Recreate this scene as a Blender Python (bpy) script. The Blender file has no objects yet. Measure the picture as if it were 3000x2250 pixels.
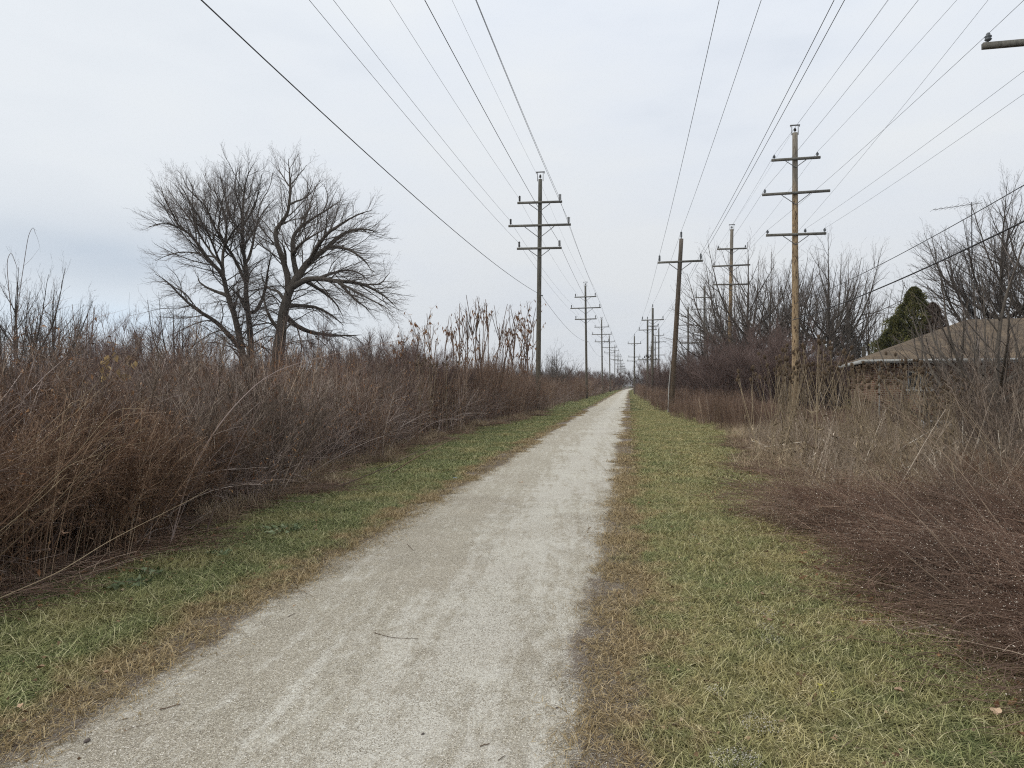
import bpy, math, random
import numpy as np
from math import radians, sin, cos, pi
rng = np.random.default_rng(7); random.seed(7)
SC = bpy.context.scene; COL = SC.collection
F, H, TH, HY = 710.0, 1.7, radians(9.33), 385.5
CT, ST = cos(TH), sin(TH)
# world: path runs along +Y, x is metres right of the camera, y metres along the path
def W(px, py, Z):
    X = (px-512)/F*Z; return np.array([X*CT-Z*ST, X*ST+Z*CT, H+(HY-py)/F*Z])
def D(px, Z): return W(px, HY, Z)*np.array([1,1,0])
def rnd(a, b, n=None): return rng.uniform(a, b, n)
def unit(v): return v/np.maximum(np.linalg.norm(v, axis=-1, keepdims=True), 1e-9)

# ---------------------------------------------------------------- materials
def mat(name, rough=.9, spec=.2):
    m = bpy.data.materials.new(name); m.use_nodes = True
    b = m.node_tree.nodes['Principled BSDF']; b.inputs['Roughness'].default_value = rough
    b.inputs['Specular IOR Level'].default_value = spec
    return m, m.node_tree, b
class NT:
    def __init__(s, nt): s.t = nt
    def n(s, kind, **kw):
        x = s.t.nodes.new(kind)
        for k, v in kw.items():
            if k.startswith('i_'): x.inputs[k[2:]].default_value = v
            else: setattr(x, k, v)
        return x
    def l(s, a, b): s.t.links.new(a, b)
    def noise(s, vec, scale, detail=4, rough=.6, mapscale=None):
        if mapscale is not None:
            mp = s.n('ShaderNodeMapping'); mp.inputs['Scale'].default_value = mapscale
            s.l(vec, mp.inputs['Vector']); vec = mp.outputs[0]
        x = s.n('ShaderNodeTexNoise'); x.inputs['Scale'].default_value = scale
        x.inputs['Detail'].default_value = detail; x.inputs['Roughness'].default_value = rough
        s.l(vec, x.inputs['Vector']); return x.outputs['Fac']
    def ramp(s, fac, stops, interp='LINEAR'):
        r = s.n('ShaderNodeValToRGB'); e = r.color_ramp.elements; r.color_ramp.interpolation = interp
        while len(e) < len(stops): e.new(.5)
        for q, (p, c) in zip(e, stops): q.position = p; q.color = (*c, 1) if len(c) == 3 else c
        s.l(fac, r.inputs[0]); return r.outputs[0]
    def mix(s, fac, a, b, mode='MIX'):
        x = s.n('ShaderNodeMix', data_type='RGBA', blend_type=mode)
        for v, i in ((fac, 0), (a, 6), (b, 7)):
            if hasattr(v, 'links'): s.l(v, x.inputs[i])
            elif i == 0: x.inputs[0].default_value = v
            else: x.inputs[i].default_value = (*v, 1)
        return x.outputs[2]
    def math(s, op, a, b=0., c=None, clamp=False):
        x = s.n('ShaderNodeMath', operation=op, use_clamp=clamp)
        for v, i in ((a, 0), (b, 1), (c, 2)):
            if v is None: continue
            if hasattr(v, 'links'): s.l(v, x.inputs[i])
            else: x.inputs[i].default_value = v
        return x.outputs[0]
    def bump(s, h, strength, dist, bsdf):
        x = s.n('ShaderNodeBump'); x.inputs['Strength'].default_value = strength; x.inputs['Distance'].default_value = dist
        s.l(h, x.inputs['Height']); s.l(x.outputs[0], bsdf.inputs['Normal'])
def g(v): return ((v[0]/255)**2.2, (v[1]/255)**2.2, (v[2]/255)**2.2)

def tone_mat(name, cols, rough=.9, tint=None, patch=None):
    """colour from the per-stem 'tone' attribute, shifted a little per plant"""
    m, t, b = mat(name, rough); N = NT(t)
    at = N.n('ShaderNodeAttribute', attribute_name='tone')
    oi = N.n('ShaderNodeObjectInfo')
    f = N.math('ADD', N.math('MULTIPLY', at.outputs['Fac'], .75), N.math('MULTIPLY', oi.outputs['Random'], .25))
    k = len(cols)-1
    c = N.ramp(f, [((i/k)**(.62 if k == 3 else 1), q) for i, q in enumerate(cols)])  # four-colour ramps skew dark: shaded hollows and highlights put into the tones
    if patch:
        ge = N.n('ShaderNodeNewGeometry')
        pn = N.noise(ge.outputs['Position'], patch[1], 3)
        pf = N.math('MULTIPLY', N.math('SUBTRACT', pn, .5), 3.0, clamp=False)
        pf = N.math('ADD', pf, .4, clamp=True)
        c = N.mix(pf, c, N.mix(.65, c, patch[0]))
    hs = N.n('ShaderNodeHueSaturation'); N.l(c, hs.inputs['Color']); N.l(N.math('ADD', .88, N.math('MULTIPLY', oi.outputs['Random'], .5)), hs.inputs['Value'])
    N.l(hs.outputs[0], b.inputs['Base Color']); return m
M = {}
M['goldenrod'] = tone_mat('dead_goldenrod', [(.045,.027,.019),(.14,.085,.055),(.33,.225,.155),(.64,.51,.38)], patch=((.15,.085,.055), .9))
M['bramble'] = tone_mat('bramble_cane', [(.045,.033,.03),(.145,.108,.098),(.34,.275,.25),(.70,.61,.56)], patch=((.20,.14,.10), .7))
M['stalk'] = tone_mat('dead_stalk', [(.055,.037,.029),(.165,.112,.082),(.35,.255,.19),(.66,.54,.42)], patch=((.17,.105,.085), .6))
M['tanweed'] = tone_mat('tan_weed', [(.10,.075,.055),(.27,.21,.155),(.46,.38,.30),(.76,.68,.57)])
M['mat'] = tone_mat('matted_stem', [(.05,.028,.021),(.16,.094,.068),(.36,.245,.18),(.70,.57,.45)], patch=((.20,.15,.12), 1.2))
M['straw'] = tone_mat('dry_straw', [(.20,.15,.095),(.34,.265,.175),(.47,.385,.265),(.64,.55,.40)], patch=((.28,.21,.145), .8))
M['fluff'] = tone_mat('seed_fluff', [(.5,.43,.36),(.75,.7,.62)])
M['deadleaf'] = tone_mat('dead_leaf', [(.09,.042,.022),(.21,.105,.055),(.38,.24,.13)])
M['teasel'] = tone_mat('teasel_stem', [(.17,.13,.085),(.27,.215,.145),(.38,.31,.22)])
M['teaselhead'] = tone_mat('teasel_head', [(.05,.035,.022),(.085,.06,.04),(.13,.095,.06)])
M['bark'] = tone_mat('grey_bark', [(.05,.043,.038),(.085,.073,.063),(.13,.113,.098)])
M['twig'] = tone_mat('grey_twig', [(.085,.072,.064),(.15,.126,.112),(.24,.205,.185)])
M['redtwig'] = tone_mat('purple_brown_twig', [(.072,.05,.045),(.145,.102,.09),(.25,.185,.165)])
M['evergreen'] = tone_mat('evergreen_spray', [(.02,.024,.010),(.095,.098,.035),(.25,.225,.09)])
M['rusty'] = tone_mat('rusty_spray', [(.05,.036,.028),(.13,.092,.072),(.24,.18,.145)])
M['bluegreen'] = tone_mat('dark_spruce_spray', [(.015,.022,.018),(.035,.047,.04),(.055,.07,.06)])
M['weedleaf'] = tone_mat('grey_green_leaf', [(.09,.12,.06),(.15,.19,.10),(.26,.30,.19)], .7)

def bark_detail(m, scale=18):
    t = m.node_tree; N = NT(t); b = t.nodes['Principled BSDF']
    tc = N.n('ShaderNodeTexCoord')
    h = N.noise(tc.outputs['Object'], scale, 4, .65, (1, 1, .18))
    src = b.inputs['Base Color'].links[0].from_socket
    N.l(N.mix(1, src, N.ramp(h, [(.3, (.5,.5,.5)), (.7, (1.35,1.35,1.3))]), 'MULTIPLY'), b.inputs['Base Color'])
    N.bump(h, .8, .02, b)
bark_detail(M['bark'])

def wood(name, top, low, zmix, zsoft, streak, spall=False):
    m, t, b = mat(name, .85); N = NT(t)
    tc = N.n('ShaderNodeTexCoord'); v = tc.outputs['Object']
    sep = N.n('ShaderNodeSeparateXYZ'); N.l(v, sep.inputs[0])
    n1 = N.noise(v, 9, 5, .6, (1, 1, .06)); n2 = N.noise(v, 28, 5, .7, (1, 1, .09)); n3 = N.noise(v, .8, 3)
    zf = N.math('ADD', N.math('DIVIDE', N.math('SUBTRACT', sep.outputs[2], zmix), zsoft), N.math('MULTIPLY', N.math('SUBTRACT', n1, .5), 2.2), clamp=True)
    base = N.mix(zf, low, top)
    s = N.ramp(n2, [(.36, streak), (.52, (1, 1, 1)), (.75, (1.25, 1.2, 1.12))])
    base = N.mix(1, base, s, 'MULTIPLY')
    if spall:
        n4 = N.noise(v, 14, 4, .6, (1, 1, .22))
        sp = N.math('MULTIPLY', N.ramp(n4, [(.55, (0,0,0)), (.6, (1,1,1))]), N.math('SUBTRACT', 1, zf))
        base = N.mix(sp, base, (.07, .042, .026))
    base = N.mix(1, base, N.ramp(n3, [(.3, (.78,.78,.78)), (.7, (1.15,1.15,1.15))]), 'MULTIPLY')
    N.l(base, b.inputs['Base Color']); N.bump(n2, .7, .02, b); return m
M['greywood'] = wood('grey_pole_wood', (.15,.145,.125), (.13,.115,.09), 5, 4, (.5,.5,.48))
M['brownwood'] = wood('brown_pole_wood', (.15,.13,.11), (.115,.085,.06), 6, 3, (.5,.48,.45))
M['tanwood'] = wood('tan_pole_wood', (.27,.245,.205), (.42,.31,.19), 12.4, 1.6, (.45,.4,.34), True)
M['armwood'] = wood('grey_arm_wood', (.19,.185,.165), (.19,.185,.165), 0, 1, (.6,.6,.58))
def plain(name, c, rough=.6, metal=0., var=.25, scale=6):
    m, t, b = mat(name, rough, .4); N = NT(t); b.inputs['Metallic'].default_value = metal
    tc = N.n('ShaderNodeTexCoord'); n = N.noise(tc.outputs['Object'], scale, 4)
    N.l(N.mix(n, tuple(x*(1-var) for x in c), tuple(x*(1+var) for x in c)), b.inputs['Base Color']); return m
M['steel'] = plain('galvanised_steel', (.24,.245,.25), .5, .3)
M['blackporcelain'] = plain('dark_porcelain', (.03,.027,.026), .3)
M['greyporcelain'] = plain('grey_porcelain', (.34,.35,.36), .35)
M['bluegreyporcelain'] = plain('slate_porcelain', (.13,.145,.16), .35)
M['wire'] = plain('weathered_conductor', (.10,.105,.115), .55, .3)
M['cable'] = plain('black_cable', (.03,.03,.033), .5)
M['stake'] = plain('pale_pipe', (.42,.41,.39), .6)
M['white'] = plain('white_trim_paint', (.42,.43,.42), .6)
M['glass'] = plain('dark_window_glass', (.03,.035,.04), .12)
M['concrete'] = plain('concrete', (.44,.46,.48), .9)
M['stick'] = tone_mat('brown_stick', [(.09,.065,.045),(.15,.11,.08),(.22,.165,.125)])
M['palecane'] = tone_mat('pale_cane', [(.36,.31,.25),(.48,.43,.36),(.6,.55,.48)])
M['leafpale'] = tone_mat('pale_fallen_leaf', [(.30,.20,.13),(.42,.30,.20),(.5,.38,.27)])
M['leafyellow'] = tone_mat('yellow_leaf', [(.36,.33,.08),(.42,.40,.12)])
M['stone'] = plain('dark_stone', (.11,.09,.08), .9)
M['blueplastic'] = plain('blue_plastic', (.12,.22,.42), .4)

# grass: colour depends on how far the blade grows from the path and on patches
def grass_mat():
    m, t, b = mat('turf_blade', .75, .25); N = NT(t)
    at = N.n('ShaderNodeAttribute', attribute_name='tone'); ge = N.n('ShaderNodeNewGeometry')
    sep = N.n('ShaderNodeSeparateXYZ'); N.l(ge.outputs['Position'], sep.inputs[0])
    x, y = sep.outputs[0], sep.outputs[1]
    big = N.noise(ge.outputs['Position'], .9, 4); mid = N.noise(ge.outputs['Position'], 4.5, 3)
    straw = N.ramp(at.outputs['Fac'], [(0, (.15,.125,.05)), (.45, (.36,.31,.13)), (.8, (.55,.48,.24)), (1, (.68,.60,.38))])
    ochre = N.ramp(at.outputs['Fac'], [(0, (.12,.085,.04)), (.5, (.33,.245,.12)), (1, (.60,.48,.29))])
    green = N.ramp(at.outputs['Fac'], [(0, (.06,.076,.028)), (.45, (.17,.20,.075)), (.8, (.33,.35,.15)), (1, (.60,.57,.33))])
    dl = N.math('SUBTRACT', -2.74, x); dr = N.math('SUBTRACT', x, -.24)
    left = N.math('GREATER_THAN', dl, 0)
    d = N.math('MAXIMUM', dl, dr)
    # edge band: ochre for the first half metre
    wob = N.math('ADD', N.math('MULTIPLY', N.math('SUBTRACT', mid, .5), .9), N.math('MULTIPLY', N.math('SUBTRACT', big, .5), 1.5))
    e = N.math('DIVIDE', N.math('SUBTRACT', N.math('ADD', d, wob), .26), .34, clamp=True)
    # green share: strong on the left verge, patchy on the right
    gl = N.math('ADD', N.math('MULTIPLY', N.math('SUBTRACT', big, .5), 3.4), .86, clamp=True)
    gr = N.math('ADD', N.math('MULTIPLY', N.math('SUBTRACT', big, .5), 2.6), .45)
    gr = N.math('ADD', gr, N.math('MULTIPLY', N.math('SUBTRACT', mid, .5), 1.6), clamp=True)
    gf = N.math('ADD', N.math('MULTIPLY', left, gl), N.math('MULTIPLY', N.math('SUBTRACT', 1, left), gr), clamp=True)
    body = N.mix(gf, straw, green)
    N.l(N.mix(e, ochre, body), b.inputs['Base Color']); return m
M['grass'] = grass_mat()

# ---------------------------------------------------------------- mesh batches
class MB:
    def __init__(s): s.v = []; s.f = []; s.m = []; s.t = []; s.n = 0; s.mats = []
    def mi(s, m):
        m = M[m] if isinstance(m, str) else m
        if m not in s.mats: s.mats.append(m)
        return s.mats.index(m)
    def add(s, v, f, m, tone=None):
        v = np.asarray(v, float).reshape(-1, 3); f = np.asarray(f)
        s.v.append(v); s.f.append(f+s.n); s.m.append(np.full(len(f), s.mi(m), np.int32)); s.n += len(v)
        s.t.append(np.full(len(v), .5) if tone is None else np.broadcast_to(np.asarray(tone, float), (len(v),)))
        return s
    def mesh(s, name, smooth=False):
        me = bpy.data.meshes.new(name); V = np.concatenate(s.v)
        L = np.concatenate([f.ravel() for f in s.f]).astype(np.int32)
        T = np.concatenate([np.full(len(f), f.shape[1], np.int32) for f in s.f])
        me.vertices.add(len(V)); me.vertices.foreach_set('co', V.astype(np.float32).ravel())
        me.loops.add(len(L)); me.loops.foreach_set('vertex_index', L)
        me.polygons.add(len(T)); me.polygons.foreach_set('loop_start', np.concatenate([[0], np.cumsum(T)[:-1]]).astype(np.int32))
        try: me.polygons.foreach_set('loop_total', T)
        except Exception: pass
        me.polygons.foreach_set('material_index', np.concatenate(s.m))
        if smooth: me.polygons.foreach_set('use_smooth', np.ones(len(T), bool))
        for m in s.mats: me.materials.append(m)
        a = me.attributes.new('tone', 'FLOAT', 'POINT'); a.data.foreach_set('value', np.concatenate(s.t).astype(np.float32))
        me.update(calc_edges=True); return me
    def obj(s, name, parent=None, smooth=False, loc=None, link=True):
        o = bpy.data.objects.new(name, s.mesh(name, smooth))
        if link: COL.objects.link(o)
        if parent: o.parent = parent
        if loc is not None: o.location = loc
        return o
    # (N,n,3) centre lines, (N,n) radii
    def tubes(s, P, R, k=3, m='bramble', tone=None, cap=False):
        P = np.asarray(P, float); R = np.asarray(R, float)
        if P.ndim == 2: P = P[None]
        N, n = P.shape[:2]
        if N == 0: return s
        if R.ndim == 0: R = np.full((N, n), float(R))
        elif R.ndim == 1: R = np.broadcast_to(R if len(R) == n else R[:, None], (N, n))
        T = np.empty_like(P); T[:, 1:-1] = P[:, 2:]-P[:, :-2]; T[:, 0] = P[:, 1]-P[:, 0]; T[:, -1] = P[:, -1]-P[:, -2]
        T = unit(T); ref = np.where(np.abs(T[:, :1, 2:3]) > .8, [[[1., .13, 0]]], [[[.1, .05, 1.]]])
        A = unit(np.cross(T, np.broadcast_to(ref, T.shape))); B = np.cross(T, A)
        an = np.arange(k)*2*pi/k
        V = P[:, :, None]+R[:, :, None, None]*(A[:, :, None]*np.cos(an)[:, None]+B[:, :, None]*np.sin(an)[:, None])
        i, j, q = np.meshgrid(np.arange(N), np.arange(n-1), np.arange(k), indexing='ij')
        b0 = (i*n+j)*k; q2 = (q+1) % k
        Fc = np.stack([b0+q, b0+q2, b0+k+q2, b0+k+q], -1).reshape(-1, 4)
        if tone is None: tone = rnd(0, 1, N)
        tn = np.repeat(np.broadcast_to(np.asarray(tone, float), (N,)), n*k)
        s.add(V, Fc, m, tn)
        if cap:
            caps = []
            for ii in range(N):
                caps += [[ii*n*k+x for x in range(k)][::-1], [(ii*n+n-1)*k+x for x in range(k)]]
            s.f.append(np.array(caps)+s.n-N*n*k); s.m.append(np.full(len(caps), s.mi(m), np.int32))
        return s
    def ribbons(s, P, w, side, m, tone=None):
        N, n = P.shape[:2]; side = side[:, None]*np.asarray(w)[..., None]
        V = np.stack([P-side, P+side], 2)
        i, j = np.meshgrid(np.arange(N), np.arange(n-1), indexing='ij'); b0 = (i*n+j)*2
        Fc = np.stack([b0, b0+1, b0+3, b0+2], -1).reshape(-1, 4)
        if tone is None: tone = rnd(0, 1, N)
        return s.add(V, Fc, m, np.repeat(tone, n*2))
    def leaves(s, C, d, size, m, tone=None, width=.45, curl=.35):
        N = len(C); d = unit(d); sd = unit(np.cross(d, unit(rng.normal(size=(N, 3))))); up = np.cross(d, sd)
        L = np.broadcast_to(np.asarray(size, float), (N,))[:, None]
        pts = [C, C+d*L*.45+sd*L*width*.5-up*L*curl*.2, C+d*L*.45-sd*L*width*.5-up*L*curl*.2, C+d*L*.5, C+d*L+up*L*curl*.4]
        V = np.stack(pts, 1); b = np.arange(N)[:, None]*5
        Fc = np.concatenate([b+np.array([[0, 1, 3]]), b+np.array([[1, 4, 3]]), b+np.array([[0, 3, 2]]), b+np.array([[2, 3, 4]])])
        if tone is None: tone = rnd(0, 1, N)
        return s.add(V, Fc, m, np.repeat(np.broadcast_to(tone, (N,)), 5))
    def blobs(s, C, r, m, tone=None, zs=1.):
        N = len(C); r = np.broadcast_to(np.asarray(r, float), (N,))[:, None, None]
        o = np.array([[1,0,0],[-1,0,0],[0,1,0],[0,-1,0],[0,0,zs],[0,0,-zs]])
        V = C[:, None]+o*r; b = np.arange(N)[:, None]*6
        Fc = np.concatenate([b+np.array([q]) for q in ([0,2,4],[2,1,4],[1,3,4],[3,0,4],[2,0,5],[1,2,5],[3,1,5],[0,3,5])])
        if tone is None: tone = rnd(0, 1, N)
        return s.add(V, Fc, m, np.repeat(np.broadcast_to(tone, (N,)), 6))
    def box(s, c, sz, m, bev=0, rot=None):
        x, y, z = np.array(sz)/2; b = bev
        # a box with chamfered long edges (8-sided section along its longest axis) or plain
        v = np.array([[sx*x, sy*y, sz_*z] for sx in (-1, 1) for sy in (-1, 1) for sz_ in (-1, 1)])
        f = np.array([[0,1,3,2],[4,6,7,5],[0,4,5,1],[2,3,7,6],[0,2,6,4],[1,5,7,3]])
        if rot is not None: v = v@np.array(rot).T
        return s.add(v+np.array(c), f, m)
    def lathe(s, base, prof, m, k=10, axis=None):
        prof = np.array(prof); an = np.arange(k)*2*pi/k
        V = np.stack([prof[:, :1]*np.cos(an), prof[:, :1]*np.sin(an), np.repeat(prof[:, 1:], k, 1)], -1)
        n = len(prof); j, q = np.meshgrid(np.arange(n-1), np.arange(k), indexing='ij')
        return s.add(V.reshape(-1, 3)+np.array(base), np.stack([j*k+q, j*k+(q+1) % k, (j+1)*k+(q+1) % k, (j+1)*k+q], -1).reshape(-1, 4), m)

def grow(base, d, length, n=5, bend=(0, 0, 0), wob=.1):
    """curved stems: (N,3) base and direction -> (N,n,3)"""
    N = len(base); d = unit(np.array(d, float)); P = np.empty((N, n, 3)); P[:, 0] = base
    st = np.broadcast_to(np.asarray(length, float), (N,))[:, None]/(n-1)
    bend = np.asarray(bend, float)
    for i in range(1, n):
        P[:, i] = P[:, i-1]+d*st
        d = unit(d+bend/(n-1)+rng.normal(size=(N, 3))*wob)
    return P
def sprout(P, per, t0, t1, ang, up=.0):
    """points and directions of side twigs on stems P"""
    N, n = P.shape[:2]; i = np.repeat(np.arange(N), per); t = rnd(t0, t1, len(i))*(n-1)
    j = np.minimum(t.astype(int), n-2); fr = (t-j)[:, None]
    b = P[i, j]*(1-fr)+P[i, j+1]*fr; d = unit(P[i, j+1]-P[i, j])
    r = unit(rng.normal(size=d.shape)); r = unit(r-(r*d).sum(1, keepdims=True)*d)
    d2 = unit(d*cos(ang)+r*sin(ang)*rnd(.6, 1.3, len(i))[:, None]+np.array([0, 0, up])); return b, d2, t/(n-1), i
def taper(N, n, r, tip=.35):
    return np.broadcast_to(np.asarray(r, float).reshape(-1, 1), (N, 1))*np.linspace(1, tip, n)[None]
def disc(N, r):
    a = rnd(0, 2*pi, N); q = r*np.sqrt(rnd(0, 1, N)); return np.stack([q*np.cos(a), q*np.sin(a), np.zeros(N)], 1)

# ---------------------------------------------------------------- tagging
def tag(o, label=None, cat=None, group=None, kind=None):
    if label: o['label'] = label
    if cat: o['category'] = cat
    if group: o['group'] = group
    if kind: o['kind'] = kind
    return o
def empty(name, loc, rz=0, **kw):
    o = bpy.data.objects.new(name, None); COL.objects.link(o); o.location = loc; o.rotation_euler = (0, 0, rz)
    o.empty_display_size = .2; return tag(o, **kw)
def dup(o, loc=None, rz=None, scale=None, label=None, group=None):
    def cp(q, par):
        c = q.copy(); COL.objects.link(c)
        if par: c.parent = par
        for ch in q.children: cp(ch, c)
        return c
    c = cp(o, None)
    if loc is not None: c.location = loc
    if rz is not None: c.rotation_euler = (c.rotation_euler[0], c.rotation_euler[1], rz)
    if scale is not None: c.scale = scale if hasattr(scale, '__len__') else (scale,)*3
    if label: c['label'] = label
    if group: c['group'] = group
    return c

# ---------------------------------------------------------------- scatter (geometry nodes instancing for uncountable stuff)
def scatter_group(coll):
    ng = bpy.data.node_groups.new('scatter', 'GeometryNodeTree')
    ng.interface.new_socket('Geometry', in_out='INPUT', socket_type='NodeSocketGeometry')
    ng.interface.new_socket('Geometry', in_out='OUTPUT', socket_type='NodeSocketGeometry')
    N = NT(ng); gi = N.n('NodeGroupInput'); go = N.n('NodeGroupOutput')
    ip = N.n('GeometryNodeInstanceOnPoints'); ci = N.n('GeometryNodeCollectionInfo')
    ci.inputs['Collection'].default_value = coll; ci.inputs['Separate Children'].default_value = True; ci.inputs['Reset Children'].default_value = True
    N.l(gi.outputs[0], ip.inputs['Points']); N.l(ci.outputs[0], ip.inputs['Instance']); ip.inputs['Pick Instance'].default_value = True
    for nm, ty, so in (('idx', 'INT', 'Instance Index'), ('rot', 'FLOAT_VECTOR', 'Rotation'), ('scl', 'FLOAT_VECTOR', 'Scale')):
        a = N.n('GeometryNodeInputNamedAttribute', data_type=ty); a.inputs['Name'].default_value = nm
        N.l(a.outputs['Attribute'], ip.inputs[so])
    N.l(ip.outputs[0], go.inputs[0]); return ng
def scatter(name, meshes, pts, rz, scl, tilt=None, **kw):
    coll = bpy.data.collections.new(name+'_kinds')
    for me in meshes: coll.objects.link(bpy.data.objects.new(me.name, me))
    n = len(pts); me = bpy.data.meshes.new(name); me.vertices.add(n)
    me.vertices.foreach_set('co', np.asarray(pts, np.float32).ravel())
    rot = np.zeros((n, 3)); rot[:, 2] = rz
    if tilt is not None: rot[:, :2] = tilt
    scl = np.asarray(scl, float); scl = np.repeat(scl[:, None], 3, 1) if scl.ndim == 1 else scl
    for nm, ty, dat, key in (('rot', 'FLOAT_VECTOR', rot, 'vector'), ('scl', 'FLOAT_VECTOR', scl, 'vector'), ('idx', 'INT', rng.integers(0, len(meshes), n), 'value')):
        a = me.attributes.new(nm, ty, 'POINT'); a.data.foreach_set(key, np.asarray(dat, np.float32 if ty != 'INT' else np.int32).ravel())
    o = bpy.data.objects.new(name, me); COL.objects.link(o)
    md = o.modifiers.new('scatter', 'NODES'); md.node_group = scatter_group(coll)
    return tag(o, kind='stuff', **kw)

# ================================================================ camera, sky, sun
cam = bpy.data.objects.new('camera', bpy.data.cameras.new('camera')); COL.objects.link(cam); SC.camera = cam
cam.data.sensor_width = 36; cam.data.lens = F/1024*36; cam.data.clip_end = 6000; cam.data.clip_start = .05
cam.location = (0, 0, H); cam.rotation_euler = (radians(90)+math.atan(1.5/F), 0, TH)
SUN_EL, SUN_AZ = radians(38), radians(-110)     # azimuth measured from +Y towards +X
world = bpy.data.worlds.new('World'); SC.world = world; world.use_nodes = True
wt = world.node_tree; N = NT(wt); bg = wt.nodes['Background']; bg.inputs['Strength'].default_value = .1
sky = N.n('ShaderNodeTexSky', sky_type='NISHITA'); sky.sun_disc = False; sky.sun_elevation = SUN_EL; sky.sun_rotation = SUN_AZ
tc = N.n('ShaderNodeTexCoord'); d = tc.outputs['Generated']
sep = N.n('ShaderNodeSeparateXYZ'); N.l(d, sep.inputs[0])
n1 = N.noise(d, 1.5, 3, .5, (1, 1, 2.6)); n2 = N.noise(d, 4.2, 4, .55, (1, 1, 3.5))
el = N.math('MAXIMUM', sep.outputs[2], 0)
grad = N.ramp(el, [(0, (6.1,6.5,7.25)), (.12, (6.2,6.6,7.3)), (.38, (7.2,7.65,8.3)), (1, (7.9,8.35,8.9))])
# keep values above 1: multiply a 0-1 ramp
grad = N.ramp(el, [(0, (.63,.66,.705)), (.10, (.64,.672,.72)), (.3, (.72,.76,.815)), (.48, (.765,.81,.875)), (.62, (.84,.85,.86)), (1, (.93,.92,.90))])
cl = N.math('ADD', N.math('MULTIPLY', n1, .65), N.math('MULTIPLY', n2, .35))
clc = N.ramp(cl, [(.34, (.86,.88,.91)), (.5, (1,1,1)), (.64, (1.06,1.04,1.0))])
col = N.mix(1, grad, clc, 'MULTIPLY')
# brighter, slightly warmer cloud towards the left; a thin bluish gap low on the far left
az = N.math('ARCTAN2', sep.outputs[0], sep.outputs[1])
lf = N.math('DIVIDE', N.math('SUBTRACT', -.15, az), .5, clamp=True)
col = N.mix(N.math('MULTIPLY', lf, .5), col, (.80,.83,.845))
elr = N.math('ARCSINE', sep.outputs[2])
def bumpf(x, c, w):
    q = N.math('DIVIDE', N.math('SUBTRACT', x, c), w); return N.math('EXPONENT', N.math('MULTIPLY', N.math('MULTIPLY', q, q), -1))
dark = N.math('MULTIPLY', bumpf(elr, .155, .05), bumpf(az, -.69, .2))
blue = N.math('MULTIPLY', bumpf(elr, .075, .035), bumpf(az, -.66, .22))
col = N.mix(N.math('MULTIPLY', dark, N.math('ADD', n2, .25), clamp=True), col, (.50,.57,.66))
col = N.mix(N.math('MULTIPLY', blue, N.math('ADD', n2, .35), clamp=True), col, (.64,.75,.87))
sc10 = N.n('ShaderNodeVectorMath', operation='SCALE'); sc10.inputs['Scale'].default_value = 9.1; N.l(col, sc10.inputs[0])
N.l(N.mix(.95, sky.outputs[0], sc10.outputs[0]), bg.inputs['Color'])
sun = bpy.data.objects.new('sun', bpy.data.lights.new('sun', 'SUN')); COL.objects.link(sun)
sun.data.energy = 1.0; sun.data.angle = radians(25); sun.data.color = (1, .95, .87)
import mathutils
sdir = mathutils.Vector((sin(SUN_AZ)*cos(SUN_EL), cos(SUN_AZ)*cos(SUN_EL), sin(SUN_EL)))
sun.rotation_euler = sdir.to_track_quat('Z', 'Y').to_euler()
SC.view_settings.view_transform = 'Standard'; SC.view_settings.look = 'None'; SC.view_settings.exposure = .27; SC.view_settings.gamma = 1
SC.cycles.max_bounces = 5; SC.cycles.diffuse_bounces = 3; SC.cycles.glossy_bounces = 2; SC.cycles.transparent_max_bounces = 4
SC.cycles.use_denoising = False; SC.cycles.filter_width = 1.15

# ================================================================ ground and path
def ul(s): return np.interp(s, [0, 6, 9, 13, 20, 27, 38, 60, 400], [-5.0, -4.95, -5.05, -5.6, -6.0, -6.1, -5.35, -5.2, -5.0])
def ur(s): return np.interp(s, [0, 3.5, 5, 7, 10, 13, 19, 27, 31, 36, 44, 57, 90, 400], [2.4, 2.1, 1.75, 1.75, 1.8, 2.3, 2.8, 3.4, 3.3, 2.6, 2.1, 2.0, 1.4, 1.2])
def pc(s): return np.where(s > 150, (np.maximum(s-150, 0)/250)**2*3.5, 0)      # the path drifts right far off
m, t, b = mat('ground', .95, .1); N = NT(t)
ge = N.n('ShaderNodeNewGeometry'); pos = ge.outputs['Position']; sep = N.n('ShaderNodeSeparateXYZ'); N.l(pos, sep.inputs[0])
x = sep.outputs[0]
big = N.noise(pos, .9, 4); mid = N.noise(pos, 6, 5); fine = N.noise(pos, 60, 4)
d = N.math('MAXIMUM', N.math('SUBTRACT', -2.74, x), N.math('SUBTRACT', x, -.24))
dw = N.math('ADD', d, N.math('MULTIPLY', N.math('SUBTRACT', mid, .5), .6))
soil = N.ramp(fine, [(.3, (.06,.045,.036)), (.5, (.14,.108,.088)), (.66, (.34,.29,.24))])
turf = N.ramp(fine, [(.3, (.05,.045,.02)), (.5, (.10,.095,.042)), (.7, (.20,.18,.09))])
turfg = N.ramp(fine, [(.3, (.03,.04,.015)), (.5, (.065,.085,.03)), (.7, (.13,.15,.06))])
dead = N.ramp(fine, [(.3, (.018,.012,.009)), (.5, (.05,.034,.024)), (.7, (.12,.085,.06))])  # dead litter under the brush, painted darker to deepen the shaded gaps
c = N.mix(N.math('DIVIDE', N.math('SUBTRACT', dw, .1), .25, clamp=True), soil, N.mix(N.math('MULTIPLY', N.math('SUBTRACT', big, .35), 3.3, clamp=True), turf, turfg))
c = N.mix(N.math('DIVIDE', N.math('SUBTRACT', dw, 2.2), .5, clamp=True), c, dead)
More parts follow.
